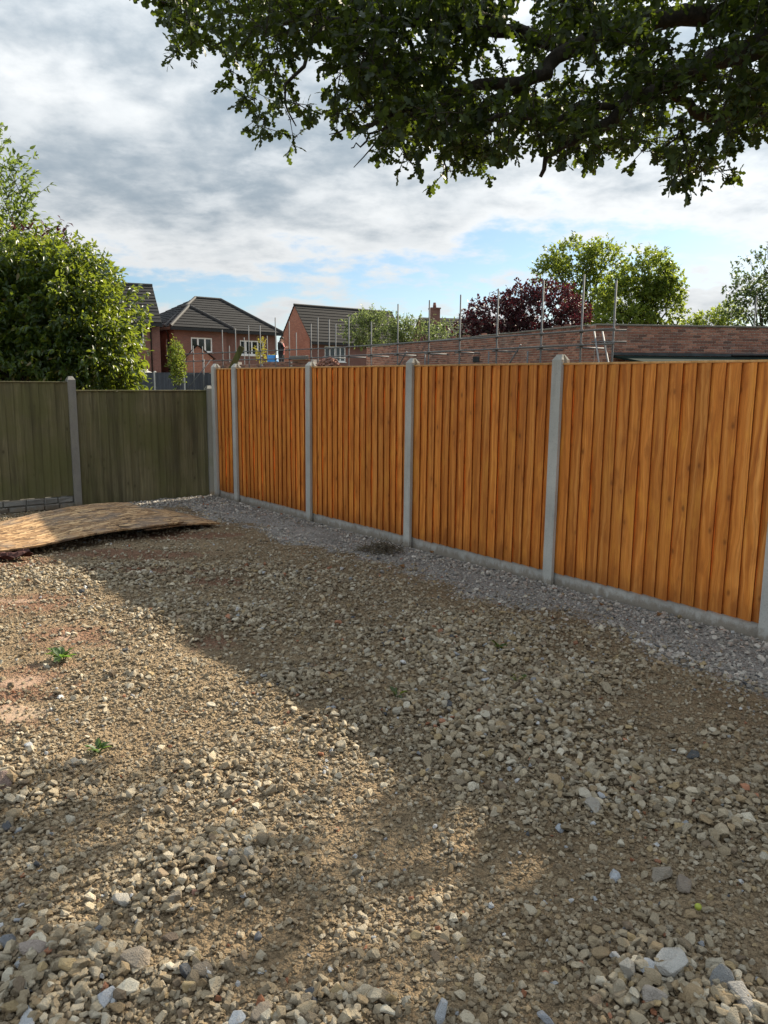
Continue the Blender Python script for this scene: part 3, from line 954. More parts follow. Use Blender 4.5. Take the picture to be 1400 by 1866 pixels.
# how large each shows: the 300 largest in view are stones of their own
pxx = 700 + F_PX * sx_ / np.maximum(sy_, .1)
show = sr_ / np.hypot(sy_, 1.7)
show[(np.abs(pxx - 700) > 720) | (sy_ < 1.75)] = 0
show[:len(NOTABLE)] += 10
order = np.argsort(-show)
bigset = order[:300]
for i in bigset:
    st = link('stone', ROCK_ME[kidx[i]], yard, (sx_[i], sy_[i], sz_[i]))
    st.rotation_euler = rot[i]
    st.scale = (sr_[i],) * 3
    st.material_slots[0].link = 'OBJECT'
    st.material_slots[0].material = M_STONE_O
    st.color = tuple(cols[i]) + (1,)
rest = np.ones(N, bool)
rest[bigset] = False
pm = bpy.data.meshes.new('gravel')
nr = int(rest.sum())
pm.vertices.add(nr)
pm.vertices.foreach_set('co', np.stack([sx_, sy_, sz_], -1)[rest].astype(np.float32).ravel())
for nm, ty, dat in (('rot', 'FLOAT_VECTOR', rot[rest]), ('scl', 'FLOAT', sr_[rest]), ('idx', 'INT', kidx[rest])):
    at_ = pm.attributes.new(nm, ty, 'POINT')
    at_.data.foreach_set('vector' if ty == 'FLOAT_VECTOR' else 'value', np.ascontiguousarray(dat, dtype=np.int32 if ty == 'INT' else np.float32).ravel())
ca = pm.attributes.new('col', 'FLOAT_COLOR', 'POINT')
ca.data.foreach_set('color', np.concatenate([cols[rest], np.ones((nr, 1))], 1).astype(np.float32).ravel())
gravel = link('gravel', pm, yard)
gravel['kind'] = 'stuff'
ng = bpy.data.node_groups.new('scatter_gravel', 'GeometryNodeTree')
ng.interface.new_socket('Geometry', in_out='INPUT', socket_type='NodeSocketGeometry')
ng.interface.new_socket('Geometry', in_out='OUTPUT', socket_type='NodeSocketGeometry')
gi, go = ng.nodes.new('NodeGroupInput'), ng.nodes.new('NodeGroupOutput')
ci = ng.nodes.new('GeometryNodeCollectionInfo')
ci.inputs['Collection'].default_value = ROCKS
ci.inputs['Separate Children'].default_value = True
ci.inputs['Reset Children'].default_value = True
iop = ng.nodes.new('GeometryNodeInstanceOnPoints')
iop.inputs['Pick Instance'].default_value = True


def named(nm, ty):
    nd = ng.nodes.new('GeometryNodeInputNamedAttribute')
    nd.data_type = ty
    nd.inputs['Name'].default_value = nm
    return nd.outputs['Attribute']


e2r = ng.nodes.new('FunctionNodeEulerToRotation')
ng.links.new(named('rot', 'FLOAT_VECTOR'), e2r.inputs[0])
ng.links.new(gi.outputs[0], iop.inputs['Points'])
ng.links.new(ci.outputs[0], iop.inputs['Instance'])
ng.links.new(named('idx', 'INT'), iop.inputs['Instance Index'])
ng.links.new(e2r.outputs[0], iop.inputs['Rotation'])
ng.links.new(named('scl', 'FLOAT'), iop.inputs['Scale'])
ng.links.new(iop.outputs[0], go.inputs[0])
md = gravel.modifiers.new('scatter', 'NODES')
md.node_group = ng
print('gravel pieces', nr)

# ------------------------------------------------------------------ strand board sheets bowed over the hole
BU = Vector((0.705, 0.709, 0))
BV = Vector((-0.709, 0.705, 0))
board_o = Vector((-1.93, 9.06, 0))


def osb_sheet(name, label, s0, s1, t0, t1, zfun, thick=0.018):
    root_loc = board_o - BU * s0
    nu, nv = 26, 14
    vs, fs = [], []
    for layer in (0, 1):
        for j in range(nv + 1):
            for i in range(nu + 1):
                s = s0 + (s1 - s0) * i / nu      # distance leftwards from the right corner
                t = t0 + (t1 - t0) * j / nv
                p = board_o - BU * s + BV * t
                vs.append((p.x, p.y, zfun(s, t) - layer * thick))
    W_ = nu + 1
    o2 = W_ * (nv + 1)
    for j in range(nv):
        for i in range(nu):
            a = j * W_ + i
            fs.append((a, a + W_, a + W_ + 1, a + 1))
            fs.append((o2 + a, o2 + a + 1, o2 + a + W_ + 1, o2 + a + W_))
    for i in range(nu):
        fs.append((i, i + 1, o2 + i + 1, o2 + i))
        a = nv * W_ + i
        fs.append((a, o2 + a, o2 + a + 1, a + 1))
    for j in range(nv):
        a = j * W_
        fs.append((a, o2 + a, o2 + a + W_, a + W_))
        a = j * W_ + nu
        fs.append((a, a + W_, o2 + a + W_, o2 + a))
    ang = math.atan2(BU.y, BU.x)
    M = (Matrix.Translation(board_o) @ Matrix.Rotation(ang, 4, 'Z'))
    Mi = M.inverted()
    b = MB()
    b.add([Mi @ Vector(p) for p in vs], fs)
    me = b.mesh(name, M_OSB, smooth=False)
    ob = link(name, me, None, board_o, ang)
    return tag(ob, label, 'wood sheet', 'strand board sheets over the hole')


BOW_S = [-.1, .1, .5, .9, 1.25, 1.6, 1.85, 2.1, 2.5, 3.2]
BOW_Z = [.0, .045, .125, .150, .155, .125, .085, .050, .03, .02]


def bow(s, t):
    k = float(np.interp(s, BOW_S, BOW_Z))
    k2 = float(np.interp(s - .12, BOW_S, BOW_Z) + np.interp(s + .12, BOW_S, BOW_Z))
    k = .7 * k + .15 * k2
    q = min(max(t / 1.3, 0), 1)
    return 0.068 + 0.40 * k * (1 - q) + k * q ** .85 + 0.006 * math.sin(s * 5.1 + t * 3)


osb_sheet('strand_board_sheet', 'large bowed strand board sheet on the ground, sunlit towards the left', 0.50, 2.94, 0.0, 1.30, lambda s, t: bow(s, t) + 0.012)
osb_sheet('strand_board_sheet', 'end of strand board sheet tucked under the bigger one, nearest the orange fence', 0.0, 0.95, 0.03, 1.24, lambda s, t: bow(s, t) - 0.026)
#NEXT

# ------------------------------------------------------------------ houses
def clip_z(poly, z, keep_above):
    out = []
    n = len(poly)
    for i in range(n):
        a, b = poly[i], poly[(i + 1) % n]
        ia = (a.z >= z) if keep_above else (a.z <= z)
        ib = (b.z >= z) if keep_above else (b.z <= z)
        if ia:
            out.append(a)
        if ia != ib:
            t = (z - a.z) / (b.z - a.z)
            out.append(a.lerp(b, t))
    return out


def tile_plane(roof, poly, ncourse):
    poly = [Vector(p) for p in poly]
    n = (poly[1] - poly[0]).cross(poly[2] - poly[0]).normalized()
    if n.z < 0:
        n = -n
        poly = poly[::-1]
    z0, z1 = min(p.z for p in poly), max(p.z for p in poly)
    for i in range(ncourse):
        a, b_ = z0 + (z1 - z0) * i / ncourse, z0 + (z1 - z0) * (i + 1) / ncourse
        st = clip_z(clip_z(poly, a, True), b_, False)
        if len(st) < 3:
            continue
        m = MB()
        top = [p + n * (0.05 if abs(p.z - a) < 1e-4 else 0.018) for p in st]
        bot = [p + n * 0.004 for p in st]
        k = len(st)
        fs = [tuple(range(k)), tuple(range(2 * k - 1, k - 1, -1))]
        fs += [(j, k + j, k + (j + 1) % k, (j + 1) % k) for j in range(k)]
        m.add(top + bot, fs)
        link('tile_course', m.mesh('tile_course', M_TILE), roof)


def wall_face(mb, o, ax, out, L, z0, z1, openings=(), depth=0.10):
    """brick face from o along ax, facing out, with window openings (x0,x1,z0,z1)"""
    o, ax, out = Vector(o), Vector(ax), Vector(out)
    xs = sorted({0.0, L} | {v for q in openings for v in q[:2]})
    zs = sorted({z0, z1} | {v for q in openings for v in q[2:4]})
    P = lambda x, z, d=0.0: o + ax * x - out * d + Vector((0, 0, z))
    flip = ax.cross(Vector((0, 0, 1))).dot(out) < 0
    for xa, xb in zip(xs[:-1], xs[1:]):
        for za, zb in zip(zs[:-1], zs[1:]):
            mx, mz = (xa + xb) / 2, (za + zb) / 2
            if any(q[0] < mx < q[1] and q[2] < mz < q[3] for q in openings):
                continue
            f = (0, 1, 2, 3)
            mb.add([P(xa, za), P(xb, za), P(xb, zb), P(xa, zb)], [f[::-1] if flip else f])
    for (xa, xb, za, zb) in openings:
        c = [(xa, za), (xb, za), (xb, zb), (xa, zb)]
        for i in range(4):
            a, b_ = c[i], c[(i + 1) % 4]
            mb.add([P(*a), P(*b_), P(*b_, depth), P(*a, depth)], [(0, 1, 2, 3)])


def add_window(house, o, ax, out, q, lights=3, transom=False):
    o, ax, out = Vector(o), Vector(ax), Vector(out)
    xa, xb, za, zb = q
    M = Matrix((ax.to_4d(), (-out).to_4d(), Vector((0, 0, 1, 0)), (0, 0, 0, 1))).transposed()
    M = Matrix(((ax.x, -out.x, 0, o.x), (ax.y, -out.y, 0, o.y), (0, 0, 1, o.z), (0, 0, 0, 1)))
    fr = MB()
    t = 0.095
    fr.box((xa, .045, za), (xb, .105, za + t), 0, M)
    fr.box((xa, .045, zb - t), (xb, .105, zb), 0, M)
    n = lights
    for i in range(n + 1):
        c = xa + (xb - xa) * i / n
        wv = t if i in (0, n) else t * 1.2
        l = c if i == 0 else (c - wv if i == n else c - wv / 2)
        fr.box((l, .045, za + t), (l + wv, .105, zb - t), 0, M)
    wd = link('window', fr.mesh('window', M_UPVC), house)
    for i in range(n):
        l, r_ = xa + (xb - xa) * i / n, xa + (xb - xa) * (i + 1) / n
        pb = MB()
        pb.box((l + .03, .075, za + .04), (r_ - .03, .085, zb - .04), 0, M)
        link('pane', pb.mesh('pane', M_GLASS), wd)
    sb = MB()
    sb.box((xa - .04, -.05, za - .07), (xb + .04, .05, za - .003), 0, M)
    link('sill', sb.mesh('sill', M_UPVC), wd)
    hb = MB()
    hb.box((xa - .10, -.006, zb + .003), (xb + .10, .02, zb + .14), 0, M)
    link('lintel', hb.mesh('lintel', M_HBRICK), wd)


def ridge(roof, a, b_):
    m = MB()
    m.tube([a, b_], 0.11, 8)
    link('ridge_tile', m.mesh('ridge_tile', M_RIDGE), roof)


def pipe(house, pts, name='downpipe', r=0.045):
    m = MB()
    m.tube(pts, r, 8)
    link(name, m.mesh(name, M_BLACKP, smooth=True), house)


X, Y, Z3 = Vector((1, 0, 0)), Vector((0, 1, 0)), Vector((0, 0, 1))
# --- hipped house with projecting wing
UANG = math.atan2(.62, .78)
h2 = thing('brick_house', 'red brick house with dark hipped roof and projecting wing, middle of the houses', 'house', (-14.4, 54.0, 0), UANG)
E2 = 5.22
wm = MB()
win2a = (1.25, 2.85, 3.62, 4.62)
win2b = (5.55, 7.55, 3.55, 4.62)
wall_face(wm, (0, 0, 0), X, -Y, 3.94, 0, E2, [win2a])
wall_face(wm, (0, 9, 0), -Y, -X, 9.0, 0, E2, [(7.6, 8.0, 3.4, 4.5)])
wall_face(wm, (3.94, 0, 0), Y, X, 1.0, 0, E2)
wall_face(wm, (3.94, 1.0, 0), X, -Y, 4.7, 0, E2, [(win2b[0] - 3.94, win2b[1] - 3.94, win2b[2], win2b[3])])
wall_face(wm, (8.64, 1.0, 0), Y, X, 8.0, 0, E2)
wall_face(wm, (8.64, 9, 0), -X, Y, 8.64, 0, E2)
link('wall', wm.mesh('wall', M_HBRICK), h2)
add_window(h2, (0, 0, 0), X, -Y, win2a, 3)
add_window(h2, (3.94, 1.0, 0), X, -Y, (win2b[0] - 3.94, win2b[1] - 3.94, win2b[2], win2b[3]), 4)
add_window(h2, (0, 9, 0), -Y, -X, (7.6, 8.0, 3.4, 4.5), 1)
ov_ = 0.35
ze = E2 + 0.02
rA, rB = Vector((4.0, 5.0, 7.78)), Vector((6.1, 5.0, 7.78))
c00, c10, c11, c01 = Vector((-ov_, 1 - ov_, ze)), Vector((8.64 + ov_, 1 - ov_, ze)), Vector((8.64 + ov_, 9 + ov_, ze)), Vector((-ov_, 9 + ov_, ze))
rm = MB()
rm.add([c00, c10, c11, c01, rA, rB], [(0, 1, 5, 4), (1, 2, 5), (2, 3, 4, 5), (3, 0, 4), (0, 3, 2, 1)])
w0, w1, wa = Vector((-ov_, -ov_, ze)), Vector((3.94 + ov_ + .1, -ov_, ze)), Vector((2.1, 2.0, 6.86))
wb = Vector((2.1, 3.2, 6.86))
rm.add([w0, w1, wa, wb, Vector((-ov_, 2.2, ze)), Vector((4.39, 2.2, ze))], [(0, 1, 2), (0, 2, 3, 4), (1, 5, 3, 2)])
roof2 = link('roof', rm.mesh('roof', M_TILE), h2)
for pl, nc in (([c00, c10, rB, rA], 13), ([c10, c11, rB], 13), ([c01, c00, rA], 13), ([c11, c01, rA, rB], 13),
               ([w0, w1, wa], 8), ([Vector((-ov_, 2.2, ze)), w0, wa, wb], 8), ([w1, Vector((4.39, 2.2, ze)), wb, wa], 8)):
    tile_plane(roof2, pl, nc)
for a, b_ in ((rA, rB), (c00, rA), (c10, rB), (w0, wa), (w1, wa), (wa, wb)):
    ridge(roof2, a + Vector((0, 0, .06)), b_ + Vector((0, 0, .06)))
for a, b_ in (((-ov_, -ov_), (4.39, -ov_)), ((4.39, 1 - ov_), (8.99, 1 - ov_)), ((-ov_, -ov_), (-ov_, 9.3))):
    m = MB()
    m.box((min(a[0], b_[0]) - .02, min(a[1], b_[1]) - .05, ze - .2), (max(a[0], b_[0]) + .02, max(a[1], b_[1]) + .05, ze - .003))
    link('fascia', m.mesh('fascia', M_BLACKP), h2)
pipe(h2, [(-.3, .55, ze - .15), (-.08, .75, ze - .45), (-.08, .75, 0)])

# --- gabled house half behind the bush
A1 = math.atan2(.38, .92)
h1 = thing('brick_house', 'red brick house with steep dark roof half hidden by the bush', 'house', (-14.2, 50.0, 0), A1)
E1, L1, W1 = 5.28, 9.5, 8.0
wm = MB()
win1 = (L1 - 1.55, L1 - .95, 3.85, 4.95)
win1b = (L1 - 5.6, L1 - 4.2, 3.75, 4.9)
OX = Vector((-L1, 0, 0))
wall_face(wm, OX, X, -Y, L1, 0, E1, [win1, win1b])
wall_face(wm, (0, 0, 0), Y, X, W1, 0, E1)
wall_face(wm, (-L1, W1, 0), -Y, -X, W1, 0, E1)
wall_face(wm, (0, W1, 0), -X, Y, L1, 0, E1)
RZ1 = 7.88
wm.add([(0, 0, E1), (0, W1, E1), (0, W1 / 2, RZ1 - .1), (-L1, 0, E1), (-L1, W1, E1), (-L1, W1 / 2, RZ1 - .1)], [(0, 1, 2), (3, 5, 4)])
link('wall', wm.mesh('wall', M_HBRICK), h1)
add_window(h1, OX, X, -Y, win1, 1)
add_window(h1, OX, X, -Y, win1b, 3)
f0, f1, f2, f3 = Vector((-L1 - .1, -.35, E1 - .08)), Vector((.1, -.35, E1 - .08)), Vector((.1, W1 / 2, RZ1)), Vector((-L1 - .1, W1 / 2, RZ1))
b0, b1 = Vector((-L1 - .1, W1 + .35, E1 - .08)), Vector((.1, W1 + .35, E1 - .08))
rm = MB()
rm.add([f0, f1, f2, f3, b0, b1], [(0, 1, 2, 3), (4, 3, 2, 5)])
roof1 = link('roof', rm.mesh('roof', M_TILE), h1)
tile_plane(roof1, [f0, f1, f2, f3], 11)
tile_plane(roof1, [b1, b0, f3, f2], 11)
ridge(roof1, f3 + Vector((0, 0, .04)), f2 + Vector((0, 0, .04)))
m = MB()
m.box((-L1 - .1, -.42, E1 - .30), (.1, -.30, E1 - .10))
link('fascia', m.mesh('fascia', M_BLACKP), h1)
pipe(h1, [(-.55, -.3, E1 - .3), (-.55, -.06, E1 - .5), (-.55, -.06, 0)])

# --- gable-end house on the right of the three
h3 = thing('brick_house', 'red brick house with steep brick gable end facing left, rightmost of the houses', 'house', (-6.34, 66.5, 0), UANG)
E3, W3, L3, RZ3 = 5.25, 4.7, 10.6, 8.08
wm = MB()
win3 = (1.5, 3.7, 3.35, 4.65)
wall_face(wm, (0, 0, 0), X, -Y, L3, 0, E3, [win3])
wall_face(wm, (L3, 0, 0), Y, X, W3, 0, E3)
wall_face(wm, (L3, W3, 0), -X, Y, L3, 0, E3)
wm.add([(L3, 0, E3), (L3, W3, E3), (L3, W3 / 2, RZ3 - .1)], [(0, 1, 2)])
link('wall', wm.mesh('wall', M_HBRICK), h3)
gm = MB()
gm.add([(0, W3, 0), (0, 0, 0), (0, 0, E3), (0, W3 / 2, RZ3 - .08), (0, W3, E3)], [(0, 1, 2, 3, 4)])
link('gable_wall', gm.mesh('gable_wall', M_HBRICK2), h3)
add_window(h3, (0, 0, 0), X, -Y, win3, 4)
f0, f1, f2, f3 = Vector((-.06, -.30, E3 - .32)), Vector((L3 + .1, -.30, E3 - .32)), Vector((L3 + .1, W3 / 2, RZ3)), Vector((-.06, W3 / 2, RZ3))
b0, b1 = Vector((-.06, W3 + .30, E3 - .32)), Vector((L3 + .1, W3 + .30, E3 - .32))
rm = MB()
rm.add([f0, f1, f2, f3, b0, b1], [(0, 1, 2, 3), (4, 3, 2, 5)])
roof3 = link('roof', rm.mesh('roof', M_TILE), h3)
tile_plane(roof3, [f0, f1, f2, f3], 12)
tile_plane(roof3, [b1, b0, f3, f2], 12)
ridge(roof3, f3 + Vector((0, 0, .04)), f2 + Vector((0, 0, .04)))
m = MB()
m.box((-.06, -.38, E3 - .52), (L3 + .1, -.26, E3 - .34))
link('fascia', m.mesh('fascia', M_BLACKP), h3)

# --- far house behind the purple tree: roof and chimney
p = at(806, 600, 72)
h4 = thing('brick_house', 'distant brick house with tall chimney left of the purple tree', 'house', (p.x, p.y, 0), R(12))
wm = MB()
wall_face(wm, (-1.2, 0, 0), X, -Y, 9.0, 0, 5.6)
wall_face(wm, (-1.2, 7, 0), -Y, -X, 7.0, 0, 5.6)
wall_face(wm, (7.8, 0, 0), Y, X, 7.0, 0, 5.6)
wall_face(wm, (7.8, 7, 0), -X, Y, 9.0, 0, 5.6)
wm.add([(-1.2, 0, 5.6), (-1.2, 7, 5.6), (-1.2, 3.5, 7.6), (7.8, 0, 5.6), (7.8, 7, 5.6), (7.8, 3.5, 7.6)], [(0, 2, 1), (3, 4, 5)])
link('wall', wm.mesh('wall', M_HBRICK), h4)
f0, f1, f2, f3 = Vector((-1.3, -.3, 5.45)), Vector((7.9, -.3, 5.45)), Vector((7.9, 3.5, 7.68)), Vector((-1.3, 3.5, 7.68))
b0, b1 = Vector((-1.3, 7.3, 5.45)), Vector((7.9, 7.3, 5.45))
rm = MB()
rm.add([f0, f1, f2, f3, b0, b1], [(0, 1, 2, 3), (4, 3, 2, 5)])
roof4 = link('roof', rm.mesh('roof', M_TILE), h4)
tile_plane(roof4, [f0, f1, f2, f3], 10)
m = MB()
m.box((-.42, 2.25, 5.5), (.42, 3.15, 8.4))
m.box((-.48, 2.19, 8.4), (.48, 3.21, 8.52))
ch = link('chimney', m.mesh('chimney', M_HBRICK), roof4)
m = MB()
m.tube([(0, 2.7, 8.52), (0, 2.7, 9.0)], [.17, .13], 10)
link('chimney_pot', m.mesh('chimney_pot', M_HBRICK, smooth=True), ch)

# --- far charcoal fence below the houses
pA, pB = at(229, 679, 46.5), at(336, 679, 44.5)
ang = math.atan2(pB.y - pA.y, pB.x - pA.x)
far_f = thing('charcoal_fence', 'dark charcoal panel fence with pale posts below the houses', 'fence', (pA.x, pA.y, 0), ang)
sp = (Vector((pB.x, pB.y)) - Vector((pA.x, pA.y))).length / 2
FPM = post_mesh('pale_post', 2.2, M_CONC, 0.11, 0.11, 0.05)
CB = board_meshes('charcoal_board', M_CHAR, 1.95, 0.14, 0.006, 0.014, 4)
for i in range(-2, 6):
    link('pale_post', FPM, far_f, (i * sp, 0.053, 0))
for i in range(-2, 5):
    pn = panel(far_f, i * sp + .03, (i + 1) * sp - .03, 0.05, 2.12, CB, 1.95, 0.12, M_CHAR, name='charcoal_panel')
    pn.location.y = 0.05


# ------------------------------------------------------------------ old brick garden wall with a return
CORN = Vector((5.8, 22.0, 0))
LEFT = Vector((-0.9, 38.0, 0))
RIGHT = Vector((19.0, 23.2, 0))
WTOP = 3.30
gw = thing('brick_garden_wall', 'long old red brick wall with a corner, behind the orange fence', 'wall', CORN, 0)
legs = []
for tgt, thick_sign in ((LEFT, -1), (RIGHT, 1)):
    d = (tgt - CORN)
    L = d.length
    d.normalize()
    nrm = Vector((d.y, -d.x, 0))
    if nrm.dot(-CORN) < 0:
        nrm = -nrm
    legs.append((d, nrm, L))
bl = MB()
for d, nrm, L in legs:
    M = Matrix(((d.x, -nrm.x, 0, 0), (d.y, -nrm.y, 0, 0), (0, 0, 1, 0), (0, 0, 0, 1)))
    bl.box((0.0, 0.0, -0.05), (L, 0.33, WTOP), 0, M)
body = link('mortar_core', bl.mesh('mortar_core', M_MORTAR), gw)
bricks = []
for li, (d, nrm, L) in enumerate(legs):
    ang = math.atan2(d.y, d.x)
    for row in range(24):
        z = WTOP - 0.075 * (row + 1) + 0.0375
        off = 0.0 if row % 2 == 0 else -0.1125
        k = 0
        x = off
        while x < L:
            xa, xb = max(x, 0.0) + 0.005, min(x + 0.225, L) - 0.005
            if xb - xa > 0.04:
                c = CORN + d * ((xa + xb) / 2) + nrm * (-0.012 + random.uniform(0, .006)) + Vector((0, 0, z))
                bricks.append((c, xb - xa, ang, 0.045 + 0.0))
            x += 0.225
bricks.sort(key=lambda b: (b[0].x / b[0].y > 0.52, b[0].y - 0.8 * b[0].z))
ub = MB()
ub.box((-.5, -.5, -.5), (.5, .5, .5))
UB = ub.mesh('brick', M_BRICK)
for c, wl, ang, dp in bricks[:300]:
    bo = link('brick', UB, gw, c - CORN, ang)
    bo.scale = (wl - .006, 0.05, 0.059)
jb = MB()
for c, wl, ang, dp in bricks[300:]:
    M = Matrix.Translation(c - CORN) @ Matrix.Rotation(ang, 4, 'Z')
    jb.box((-wl / 2 + .003, -.025, -.0295), (wl / 2 - .003, .025, .0295), 0, M)
jo = link('brickwork', jb.mesh('brickwork', M_BRICK), gw)
jo['kind'] = 'stuff'
# coping: dark slabs on the right, loose bricks and mortar on the left
for li, (d, nrm, L) in enumerate(legs):
    ang = math.atan2(d.y, d.x)
    x = 0.35 if li == 0 else 0.0
    while x < L - .3:
        wl = random.uniform(.55, .75) if li == 1 else random.uniform(.40, .6)
        cb = MB()
        hgt = 0.045 if li == 1 else random.uniform(.03, .05)
        cb.box((-wl / 2 + .004, -.21, 0), (wl / 2 - .004, .21, hgt))
        co_ = link('coping_slab', cb.mesh('coping_slab', M_COPE, bevel=.008), gw, d * (x + wl / 2) - nrm * 0.165 + Vector((0, 0, WTOP + .002)), ang)
        x += wl
for i in range(9):
    x = random.uniform(.5, 16)
    d, nrm, L = legs[0]
    bo = tag(link('loose_brick', UB, None, CORN + d * x - nrm * random.uniform(.05, .25) + Vector((0, 0, WTOP + .002 + .05 + .034)), math.atan2(d.y, d.x) + random.uniform(-.4, .4)),
             'loose red brick lying on top of the long brick wall', 'brick', 'loose bricks on the wall top')
    bo.scale = (.215, .1, .066)
# air grille low in the wall
d, nrm, L = legs[0]
v = at(869, 655, 27.5)
t_ = ((v.x / v.y) * CORN.y - CORN.x) / (d.x - (v.x / v.y) * d.y)
pv = CORN + d * t_
zv = CAM_H + (v.z - CAM_H) / v.y * pv.y
vent = link('air_grille', None, gw, pv - CORN + nrm * .02 + Vector((0, 0, zv)), math.atan2(-d.y, -d.x))
m = MB()
m.box((-.22, -.01, -.10), (.22, .02, .10))
link('grille_back', m.mesh('grille_back', M_DARKVENT), vent)
for i in range(6):
    m = MB()
    m.box((-.2 + i * .075, -.03, -.09), (-.17 + i * .075, -.012, .09))
    link('grille_bar', m.mesh('grille_bar', M_LEAD), vent)

# lean-to with green felt roof against the return of the wall
lp = at(1100, 650, 21.0)
dR, nR, LR = legs[1]
lt = thing('lean_to', 'low lean-to with green felt roof against the brick wall on the right', 'lean-to', CORN + dR * 0.6 + nR * 0.02, math.atan2(dR.y, dR.x))
m = MB()
m.box((0, -2.2, -.02), (11, -.03, 2.16))
link('lean_to_wall', m.mesh('lean_to_wall', M_HBRICK), lt)
m = MB()
m.add([(-.1, -2.4, 2.20), (11.1, -2.4, 2.20), (11.1, -.02, 2.44), (-.1, -.02, 2.44), (-.1, -2.4, 2.25), (11.1, -2.4, 2.25), (11.1, -.02, 2.49), (-.1, -.02, 2.49)],
      [(0, 3, 2, 1), (4, 5, 6, 7), (0, 1, 5, 4), (1, 2, 6, 5), (2, 3, 7, 6), (3, 0, 4, 7)])
link('felt_roof', m.mesh('felt_roof', M_GREENROOF), lt)
m = MB()
m.box((-.1, -.09, 2.50), (11.1, -.035, 2.575))
link('flashing', m.mesh('flashing', M_LEAD), lt)
m = MB()
m.tube([(2.9, -.9, 2.50), (11, -.5, 2.60)], .055, 8)
link('black_pipe', m.mesh('black_pipe', M_BLACKP, smooth=True), lt)


# ------------------------------------------------------------------ scaffolding
def on_line(px, py, P, Q):
    d = ray(px, py)
    k = d.x / d.y
    D = Q - P
    t = (k * P.y - P.x) / (D.x - k * D.y)
    g = P + D * t
    return Vector((g.x, g.y, CAM_H + d.z / d.y * g.y)), t


def tube_part(root, name, a, b_, r=.0245, mat=None):
    m = MB()
    a, b_ = local(root, a), local(root, b_)
    m.tube([a, b_], r, 8)
    return link(name, m.mesh(name, mat or M_GALV, smooth=True), root)


def coupler(root, p):
    m = MB()
    q = local(root, p)
    m.box((q.x - .05, q.y - .05, q.z - .045), (q.x + .05, q.y + .05, q.z + .045))
    link('coupler', m.mesh('coupler', M_COUPLER, bevel=.012), root)


SA, SB, SC = Vector((5.29, 20.5, 0)), Vector((-2.6, 35.5, 0)), Vector((-11.3, 44.5, 0))
sc1 = thing('scaffolding', 'grey tube scaffolding standing along the long brick wall', 'scaffolding', SA, 0)
tops = [(1065, 500), (991, 511), (908.6, 526), (840, 537), (783, 547), (725.7, 554), (677, 586), (636, 577), (600, 582)]
prev = None
Dl = (SB - SA)


def rail_z(t, y1, y0):   # interpolate rail height between the ends
    return y1 + (y0 - y1) * t


stand = []
for px, py in tops:
    g, t = on_line(px, py, SA, SB)
    base = Vector((g.x, g.y, -.05))
    tube_part(sc1, 'standard', base, g, .026)
    stand.append((Vector((g.x, g.y, 0)), t))
    for zz_ in (rail_z(t, 3.06, 3.16), rail_z(t, 2.70, 2.79)):
        coupler(sc1, Vector((g.x, g.y, zz_)))
off = Vector((-Dl.y, Dl.x, 0)).normalized() * 0.052
if off.y > 0:
    off = -off
e0, e1 = SA - Dl.normalized() * .9 , SB + Dl.normalized() * .4
for za, zb in ((3.06, 3.16), (2.70, 2.79)):
    tube_part(sc1, 'ledger', Vector((e0.x, e0.y, za)) + off, Vector((e1.x, e1.y, zb)) + off)
inn = Vector((Dl.y, -Dl.x, 0)).normalized() * 1.0
if inn.y < 0:
    inn = -inn
for i in range(0, len(stand), 1):
    q, t = stand[i]
    z_ = rail_z(t, 3.06, 3.16) - .36
    tube_part(sc1, 'transom', q + Vector((0, 0, z_ - .06)) - inn * .15, q + inn * .8 + Vector((0, 0, z_ - .06)))
for px, py in ((775, 640), (891, 641), (962, 640)):
    g, t = on_line(px, py, SA + inn * .8, SB + inn * .8)
    tube_part(sc1, 'standard', Vector((g.x, g.y, -.05)), g, .026)
for (x0, y0, x1, y1) in ((725.7, 663, 738.6, 641), (922, 668, 946, 628)):
    a, _ = on_line(x0, y0, SA, SB)
    b_, _ = on_line(x1, y1, SA, SB)
    dv = a - b_
    tube_part(sc1, 'brace', b_ - off * 1.2, b_ + dv * 2.2 - off * 1.2)
# return round the corner
g = at(1123.6, 511, 20.3)
tube_part(sc1, 'standard', Vector((g.x, g.y, -.05)), g, .026)
for (ya, yb) in ((600, 602), (621, 623)):
    a, b_ = at(1078, ya + 2, 20.3), at(1142, yb, 20.1)
    tube_part(sc1, 'ledger', a, b_)
for (x0, y0, x1, y1) in ((1098, 604, 1108, 658), (1083, 604, 1091.5, 660)):
    a, b_ = at(x0, y0, 20.6), at(x1, y1, 19.6)
    tube_part(sc1, 'brace', a, a + (b_ - a) * 2.4)

sc2 = thing('scaffolding', 'far grey tube scaffolding around the low brickwork where the man stands', 'scaffolding', SB, 0)
for px, py in ((567, 590), (527, 585), (501.7, 578.6), (474, 593), (453, 593), (429, 598), (405, 601), (369, 631), (352, 630)):
    g, t = on_line(px, py, SB, SC)
    tube_part(sc2, 'standard', Vector((g.x, g.y, -.05)), g, .024)
    for zz_ in (3.16 - .02 * t, 2.76 - .02 * t):
        coupler(sc2, Vector((g.x, g.y, zz_)))
for px, py in ((612, 590), (579.6, 578.6), (418, 630), (445, 615), (487, 612), (540, 606)):
    g, t = on_line(px, py, SB + Vector((.9, .8, 0)), SC + Vector((.9, .8, 0)))
    tube_part(sc2, 'standard', Vector((g.x, g.y, -.05)), g, .024)
D2 = (SC - SB).normalized()
off2 = Vector((-D2.y, D2.x, 0)) * .05
if off2.y > 0:
    off2 = -off2
for z_ in (3.16, 2.76):
    tube_part(sc2, 'ledger', SB - D2 * .3 + off2 + Vector((0, 0, z_)), SC + D2 * .5 + off2 + Vector((0, 0, z_ - .03)))
